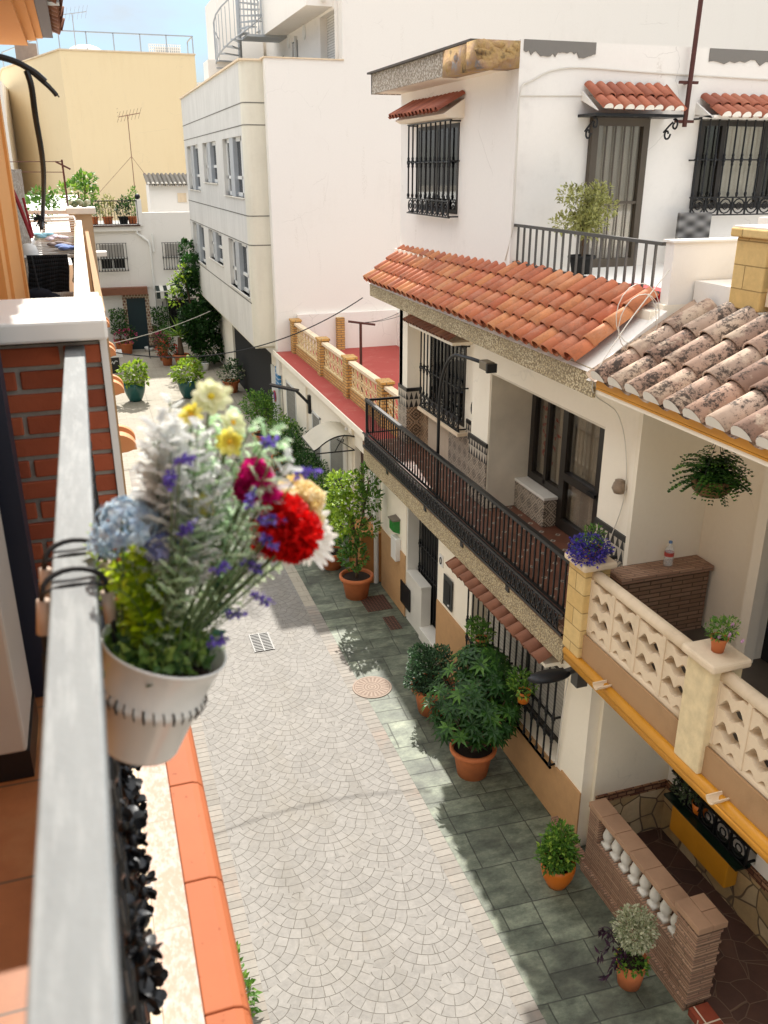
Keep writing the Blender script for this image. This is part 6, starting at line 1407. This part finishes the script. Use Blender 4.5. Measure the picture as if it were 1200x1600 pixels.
# cables on house A
random.seed(110)
wire('wall_cable', smoothpts([(4.72, 6.48, 6.2), (4.3, 6.46, 5.7), (4.03, 6.42, 5.25), (4.5, 6.7, 4.9), (4.67, 6.75, 4.5), (4.68, 6.72, 4.0), (4.67, 6.95, 3.3), (4.67, 7.0, 3.0)], 8), .0055, M_wirew, 'grey cable dropping from the terrace corner past the ceramic jug', 0, 2)
wire('cable_coil', [(4.42 + .2 * math.cos(t * .35), 6.42 + .03 * math.sin(t * .2), 5.82 + .24 * math.sin(t * .35) + .05 * math.cos(t * .11)) for t in range(40)], .004, M_wirew, 'loose white cable coil hanging over the gap between the two tile roofs', 0, 2)
wire('wall_conduit', smoothpts([(9, 9.49, 7.98), (6.5, 9.49, 8.02), (5.3, 9.49, 8.04), (4.85, 9.49, 7.9), (4.72, 9.48, 7.78), (4.715, 9.48, 7.2), (4.71, 9.48, 6.4), (4.69, 9.6, 6.0)], 6), .008, M_wirew, 'white painted cable running under the roof edge and down the corner', 0, 2)
wire('wall_conduit', [(4.72, 9.49, 7.75), (5.6, 9.49, 7.77), (6.5, 9.49, 7.72)], .006, M_wirew, 'thin cable along the wall to the canopy over the bronze door', 0, 2)
wire('wall_conduit', smoothpts([(4.36, 6.9, 1.95), (4.36, 6.95, 1.5), (4.37, 7.0, .8), (4.37, 7.0, .75)], 5), .008, M_wirew, 'pale cable hanging beside the right end of the long grille', 0, 2)
# iron covers in the pavement
def m_cover():
    m, b = newmat('rusty_cover'); x, y, z = pos(); u = ((x * 18.0).fract() - .5).abs().gt(.3).max(((y * 18.0).fract() - .5).abs().gt(.3)); col = scol(mix(u, lin('#6b4636'), lin('#3d2b22')), noise(14, 4) * .6 + .6); return finish(m, b, col, .8, 1.0 - u, .8, .01)
MC = m_cover()
mb = MB(); mb.box(3.85, 4.3, 12.45, 13.0, .0, .01); build(mb, 'drain_cover', MC, label='rusty square drain cover beside the citrus tree pot', cat='drain')
mb = MB(); mb.box(4.02, 4.22, 11.75, 12.2, .0, .01); build(mb, 'drain_cover', MC, label='small dark rectangular cover in front of the entrance step', cat='drain')
GR = thing('drain_grate', 'black slotted drain grate in the sunny cobbles', 'drain', (1.94, 12.05, 0)); mb = MB()
mb.box(1.78, 2.1, 11.75, 12.33, .001, .004); build(mb, 'pit', M_dark, GR); mb = MB()
for i in range(12): mb.box(1.78, 2.1, 11.77 + i * .048, 11.79 + i * .048, .004, .01)
mb.box(1.78, 1.8, 11.75, 12.33, .004, .011); mb.box(2.08, 2.1, 11.75, 12.33, .004, .011); mb.box(1.93, 1.95, 11.75, 12.33, .004, .011); build(mb, 'bars', M_greyiron, GR)
def m_manhole():
    m, b = newmat('manhole'); x, y, z = pos(); dx = x - 3.22; dy = y - 10.25; r = (dx * dx + dy * dy).sqrt(); a = dy.atan2(dx)
    p = ((a * 22.0 / 6.283).fract().gt(.5) * r.gt(.14) * r.lt(.24)).max(((r * 24.0).fract().gt(.55)) * r.lt(.14)).max(r.gt(.25) * r.lt(.262))
    col = scol(mix(p, lin('#958375'), lin('#7d6a5b')), noise(14, 5, .7) * .7 + .65); return finish(m, b, col, .8, 1.0 - p, .7, .008)
mb = MB(); mb.lathe((3.22, 10.25, .0), [(0, .014), (.285, .014), (.29, .0)], 36); build(mb, 'manhole_cover', m_manhole(), label='round reddish manhole cover on the edge of the green pavement', cat='manhole')
t = thing('ledge_weed', 'small green weed growing at the foot of the near ledge', 'plant', (.45, 5.6, 0)); foliage(t, L_mid, [((.56, 5.75, .12), (.1, .3, .12)), ((.54, 6.1, .1), (.06, .2, .1))], 150, .08, .04, seed=120)
# ================================================================== HANGING BUCKET WITH BOUQUET
random.seed(200)
FB = thing('flower_bucket', 'glossy white bucket of mixed artificial flowers hooked on the silver handrail', 'flower pot', (.0, .97, 6.3))
base = Vector((-.008, .965, 6.322)); ax = Vector((.052, .0, .155)).normalized(); xa = Vector((ax.z, 0, -ax.x)); ya = Vector((0, 1, 0))
def T(p): return base + xa * p[0] + ya * p[1] + ax * p[2]
def tbuild(mb, *a, **k): mb.v = [tuple(T(p)) for p in mb.v]; return build(mb, *a, **k)
HB_ = .14
mw = m_plain('glossy_white_metal', '#cfcdc6', .22, .05, 4, .03)
mb = MB(); mb.lathe((0, 0, 0), [(0, 0), (.048, 0), (.05, .004), (.0605, .068), (.065, .072), (.065, .08), (.0625, .084), (.0745, HB_ - .004), (.0775, HB_), (.0765, HB_ + .003), (.0735, HB_), (.06, .08)], 48); tbuild(mb, 'bucket', mw, FB, True)
mb = MB(); 
for k in range(34): a = k * 2 * math.pi / 34; b = a + .07; mb.tube([(.0645 * math.cos(a), .0645 * math.sin(a), .085), (.068 * math.cos((a + b) / 2), .067 * math.sin((a + b) / 2), .077), (.0645 * math.cos(b), .0645 * math.sin(b), .068)], .0008 if k % 3 else .0014, 5)
tbuild(mb, 'twine', M_black, FB)
mb = MB(); n = 22
for i in range(240): r = .06 * math.sqrt(random.random()); a = random.uniform(0, 6.28); mb.ball((r * math.cos(a), r * math.sin(a), HB_ - .03 + random.uniform(0, .006)), (random.uniform(.003, .007),) * 2 + (.004,), 6, 4)
mb.disc((0, 0, HB_ - .031), .0655, 24); tbuild(mb, 'soil', M_soil, FB)
# wire hooks with cork sleeves
cork = m_plain('cork_sleeve', '#c3ad9b', .9, .15, 30)
for y in (1.075, .985):
    mb = MB(); mb.tube([(-.1, y, 6.45), (-.098, y, 6.52)] + [(-.058 - .036 * math.cos(t * math.pi / 10), y + .012 * math.sin(t * math.pi / 10), 6.54 + .02 * math.sin(t * math.pi / 10)) for t in range(11)] + [(-.02, y, 6.5), (-.02, y - .02, 6.47)], .0035, 7)
    mb.tube([(-.094, y - .012, 6.535)] + [(-.058 - .036 * math.cos(t * math.pi / 8), y - .014, 6.54 + .012 * math.sin(t * math.pi / 8)) for t in range(1, 8)] + [(-.022, y - .012, 6.535)], .002, 6); hk = build(mb, 'wire_hook', M_wire, FB, True)
    for q in (((-.1, y, 6.487), (-.094, y, 6.53)), ((-.0215, y, 6.49), (-.0225, y, 6.53))): mb = MB(); mb.tube(q, .008, 10); build(mb, 'cork_sleeve', cork, hk, True)
mb = MB(); mb.tube([(-.105, .97, 6.37), (-.1, .985, 6.46)], .006, 6); build(mb, 'hook_tail', M_wire, FB)
root = T((0, 0, HB_ - .03))
def px(x, y, Y):        # world position of a bloom measured on the photograph's left balcony at distance Y
    return Vector(((x - 117) * .000815 * Y * 1.0, Y, 0))
P_dm = m_leaf('dusty_miller', ['#cfd2d1', '#e0e2e0', '#ecedea', '#d3d6d6'], .7, .6); P_pale = m_leaf('pale_green_fern', ['#a2c49c', '#c8e2bc', '#e0eed2', '#b2d2aa'], .6, .6)
P_sage = m_leaf('sage_sprig', ['#93a583', '#bac7a3', '#d8dec6', '#809670'], .6, .6); P_char = m_leaf('chartreuse_leaf', ['#7d9a12', '#a9c41c', '#c6d93a', '#5f7d14'], .45, .55)
P_dkg = m_leaf('deep_green_leaf', ['#2a4c3a', '#437257', '#5b8a68'], .5, .4)
def curve(p0, p1, bow, n=10):
    p0, p1 = Vector(p0), Vector(p1); m = (p0 + p1) / 2 + bow; return [(1 - t) ** 2 * p0 + 2 * t * (1 - t) * m + t * t * p1 for t in [i / n for i in range(n + 1)]]
def sprig(lmb, smb, tip, n, l, w, start=.35, feather=False, spread=1.0, sr=.0009):
    b0 = root + Vector((random.uniform(-.042, .042), random.uniform(-.042, .042), 0)); c = curve(b0, tip, Vector((random.uniform(-.035, .035), random.uniform(-.035, .035), random.uniform(0, .03))), 12)
    smb.tube(c, sr, 5)
    for i in range(n):
        t = start + (1 - start) * (i + random.random() * .6) / n; k = min(11, int(t * 12)); p = c[k].lerp(c[k + 1], t * 12 - k); d = (c[k + 1] - c[k]).normalized()
        a = i * 2.4; o = d.orthogonal().normalized(); q = d.cross(o); s = (o * math.cos(a) + q * math.sin(a)); f = 1.15 - .5 * (t - start) / (1 - start)
        ld = (s * spread + d * .7).normalized()
        if feather:
            ll = l * f
            for j in range(4):
                pp = p + ld * ll * (.2 + .22 * j); sd = ld.cross(d).normalized()
                for g in (-1, 1): lmb.leaf(pp, ld * .7 + sd * g, d, ll * .38, w, .1)
            lmb.leaf(p, ld, d, ll, w * .6, .1)
        else: lmb.leaf(p, ld, d, l * f * random.uniform(.7, 1.2), w * f, .15)
def W_(x, y, Y):
    """photo measure -> place: the bouquet spans .3 m, measured at about one metre"""
    f = (x - 600) / 1351.54; g = (800 - y) / 1351.54
    cy, sy, cp, sp = math.cos(R(18.36)), math.sin(R(18.36)), math.cos(R(-21.614)), math.sin(R(-21.614))
    fw = Vector((sy * cp, cy * cp, sp)); rt = Vector((cy, -sy, 0)); up = rt.cross(fw); d = fw + rt * f + up * g
    return Vector((0, 0, 7)) + d * (Y / d.y)
smb = MB()
def group(name, mat, tips, n, l, w, **k):
    mb = MB()
    for (x, y) in tips: sprig(mb, smb, W_(x, y, random.uniform(.93, 1.07)), n, l, w, **k)
    build(mb, name, mat, FB)
group('dusty_miller', P_dm, [(265, 622), (240, 690), (232, 672), (285, 690), (252, 738), (300, 735), (325, 690), (345, 735), (290, 770), (262, 770), (310, 660), (468, 752), (455, 715), (335, 765), (275, 655)], 26, .028, .009, feather=True, start=.45)
group('dusty_miller', P_dm, [(250, 660), (270, 680), (295, 660), (245, 715), (285, 720), (320, 715), (262, 755), (300, 760)], 30, .034, .012, feather=True, start=.55)
group('pale_fern', P_pale, [(430, 668), (405, 705), (330, 650), (300, 820), (425, 815), (375, 790), (440, 690), (360, 640), (310, 690), (280, 800), (395, 660), (345, 810), (405, 835), (300, 660)], 22, .03, .009, feather=True, start=.45)
group('sage_sprig', P_sage, [(390, 870), (405, 905), (350, 900), (330, 850), (300, 930), (360, 960), (380, 940), (300, 880), (340, 935), (345, 1000), (280, 940), (365, 830), (440, 885)], 30, .018, .005, feather=True, start=.2)
group('chartreuse_leaves', P_char, [(205, 880), (180, 865), (230, 880), (205, 930), (225, 955), (250, 930), (190, 900), (240, 900), (170, 880), (260, 965), (215, 860), (150, 825), (195, 870), (220, 905), (245, 925), (185, 920), (270, 935), (235, 870)], 20, .026, .021, start=.3)
group('deep_green_leaves', P_dkg, [(320, 800), (290, 860), (340, 880), (270, 980)], 9, .035, .018, start=.2)
mb = MB()
for i in range(420):
    a = random.uniform(0, 6.28); q = math.sqrt(random.random()) * .06; mb.leaf(root + Vector((q * math.cos(a), q * math.sin(a), random.uniform(0, .09) * (1 - q / .09))), rv() + Vector((0, 0, .8)), rv(), .02, .013, .2)
build(mb, 'base_foliage', m_leaf('bouquet_green', ['#33512a', '#54783a', '#7c9a4a', '#a3b85c'], .5, .5), FB)
# hydrangea
def hydr(c, r, mat, n, name='hydrangea'):
    mb = MB()
    for _ in range(n):
        d = rv(); d.z = d.z * .7 + .15; p = c + d * r * random.uniform(.8, 1.02); nn = d
        o = nn.orthogonal().normalized(); q = nn.cross(o); a0 = random.uniform(0, 6)
        for k in range(5): a = a0 + k * 1.257; mb.leaf(p, o * math.cos(a) + q * math.sin(a) + nn * .3, nn, .011, .008, .1)
    build(mb, name, mat, FB); smb.tube(curve(root, c, Vector((0, 0, .01))), .0016, 5)
P_blue = m_leaf('blue_petal', ['#8fa9c0', '#b5cad8', '#cfdce4', '#9db3cc'], .7, .5); P_lil = m_leaf('lilac_blue_petal', ['#7f86bd', '#a0a6d0', '#6d78a8'], .7, .4)
hydr(W_(200, 822, .97), .036, P_blue, 90); hydr(W_(170, 850, 1.0), .022, P_blue, 40); hydr(W_(252, 852, .97), .024, P_lil, 46); hydr(W_(290, 850, .99), .026, P_blue, 44)
# carnations
def carnation(c, r, mat, n, facing, name='carnation'):
    mb = MB(); fz = Vector(facing).normalized()
    for _ in range(n):
        d = rv(); 
        if d.dot(fz) < -.25: d = d - fz * 2 * d.dot(fz)
        p = c + d * r * random.uniform(.15, .6); o = (d + rv() * .35).normalized(); s = o.cross(fz + rv() * .3)
        if s.length < .1: continue
        s.normalize(); l = r * random.uniform(.42, .6); w = r * random.uniform(.5, .75); u = o.cross(s) * r * .12
        v = [p - s * w * .2, p + s * w * .2] + [p + o * l * (1 if k % 2 else .86) + s * w * (.5 - k / 5) + u * (1 if k % 2 else -1) for k in range(6)]
        mb.add(v, [(0, 1, 2, 3), (0, 3, 4), (0, 4, 5), (0, 5, 6), (0, 6, 7)])
    build(mb, name, mat, FB); smb.tube(curve(root, c, Vector((.01, 0, .01))), .0018, 6)
P_red = m_leaf('red_petals', ['#b00609', '#dc1010', '#f02420', '#c80a0c'], .55, .42); P_cream = m_leaf('cream_petals', ['#ecd9a0', '#f2e6c4', '#e8cf84'], .6, .4)
carnation(W_(440, 818, .96), .036, P_red, 130, (.2, -.8, .5)); carnation(W_(462, 838, .95), .034, P_red, 110, (.3, -.8, .3)); carnation(W_(425, 848, .98), .026, P_red, 70, (0, -.8, .2))
carnation(W_(400, 742, .96), .021, L_mag, 90, (.1, -.7, .6)); carnation(W_(386, 766, .96), .019, m_leaf('dark_magenta_petal', ['#8d0848', '#b80c62', '#d01678'], .55, .45), 80, (0, -.8, .3)); carnation(W_(420, 770, .96), .016, L_mag, 60, (.2, -.8, .3))
carnation(W_(465, 792, 1.0), .036, P_cream, 110, (.4, -.5, .7))
def daisy(c, r, mat, fz, n=20, l2=None, name='daisy', eye='#d6a51f', wd=.3):
    mb = MB(); fz = Vector(fz).normalized(); o = fz.orthogonal().normalized(); q = fz.cross(o)
    for ring, f in ((0, 1), (1, .75)):
        for k in range(n): a = k * 6.283 / n + ring * .15; mb.petal(c + fz * .002 * ring, o * math.cos(a) + q * math.sin(a) + fz * (.1 + .3 * ring), fz, r * f * random.uniform(.85, 1.1), r * wd, random.uniform(-.05, .3))
    h = build(mb, name, mat, FB); m2 = MB(); m2.ball(c + fz * .003, r * .2, 8, 6); build(m2, 'eye', bpy.data.materials.get('eye' + eye) or m_plain('eye' + eye, eye, .8), h, True); smb.tube(curve(root, c, Vector((.01, 0, .01))), .0016, 5)
P_wht = m_leaf('white_petals', ['#e6e2d8', '#f2efe8', '#dcd6ca'], .6, .4); P_yel = m_leaf('pale_yellow_petal', ['#dfe0b4', '#ececd0', '#d5dba6'], .6, .5); P_ye2 = m_leaf('yellow_petal', ['#d3bf3a', '#dfd25c', '#ebe39a'], .6, .5)
daisy(W_(480, 842, 1.03), .042, P_wht, (.5, -.7, .3), 22, wd=.24); daisy(W_(474, 818, 1.04), .04, P_wht, (.5, -.6, .5), 20, wd=.26); 
daisy(W_(330, 622, 1.0), .025, P_yel, (-.1, -.8, .7), 10, wd=.5, eye='#c9b52a'); daisy(W_(300, 648, .99), .015, P_ye2, (-.4, -.8, .3), 9, wd=.45); daisy(W_(362, 662, 1.0), .018, P_yel, (.4, -.7, .5), 9, wd=.5); daisy(W_(357, 690, .98), .018, P_ye2, (.2, -.8, .2), 10, wd=.5); daisy(W_(315, 790, .97), .018, P_ye2, (0, -.8, .6), 9, wd=.45); daisy(W_(362, 676, 1.02), .02, P_yel, (.5, -.7, .5), 9, wd=.5)
# lavender
P_lav = m_leaf('lavender_petal', ['#4a3a94', '#6a56b8', '#8a78d0', '#3c2f7c'], .6, .35)
for (x, y, dx, dy) in ((492, 737, -26, 4), (420, 942, -20, -12), (378, 960, -24, 0), (300, 818, -16, 14), (262, 762, 6, -22), (352, 884, -18, 8), (350, 997, -22, 8), (438, 812, -30, 2), (428, 852, -16, -12), (405, 888, -22, -6), (298, 715, -18, 8), (395, 770, -4, 20), (430, 690, -16, 0)):
    Y = random.uniform(.9, .96); a = W_(x, y, Y); b = W_(x + dx, y + dy, Y); mb = MB(); smb.tube(curve(root, b, Vector((.01, 0, .0))), .001, 5); smb.tube([b, a], .0009, 4)
    for k in range(5):
        c = a.lerp(b, k / 4)
        for _ in range(6): mb.leaf(c + rv() * .002, rv(), rv(), .009, .0055, .1)
    build(mb, 'lavender_spike', P_lav, FB)
smb.tube([W_(190, 1000, .96), W_(192, 880, .96), W_(188, 790, .96)], .002, 6); smb.tube([W_(435, 862, .97), W_(330, 965, .97), root], .0022, 6)
build(smb, 'stems', m_plain('sage_stem', '#55683f', .7), FB, True)

# ------------------------------------------------------------------ groups of like things
GROUPS = {'hanging_pot': 'hanging pots on the long black grille', 'terrace_plant': 'plants on the street end roof terrace', 'topiary': 'box shrubs beside the teal door', 'flowering_pot': 'flowering pots in the courtyard',
    'folded_cloth': 'cloths on the drying rack', 'wall_conduit': 'cables on the walls of the balcony house', 'drain_cover': 'drain covers in the pavement', 'tv_antenna': 'television antennas', 'terrace_shrub': 'shrubs behind the neighbouring balcony',
    'downpipe': 'downpipes on the white houses', 'small_pot': 'small pots at the foot of the climber', 'potted_plant': 'potted plants along the right hand pavement'}
for o in list(bpy.data.objects):
    k = o.name.split('.')[0]
    if o.parent is None and k in GROUPS and 'group' not in o: o['group'] = GROUPS[k]
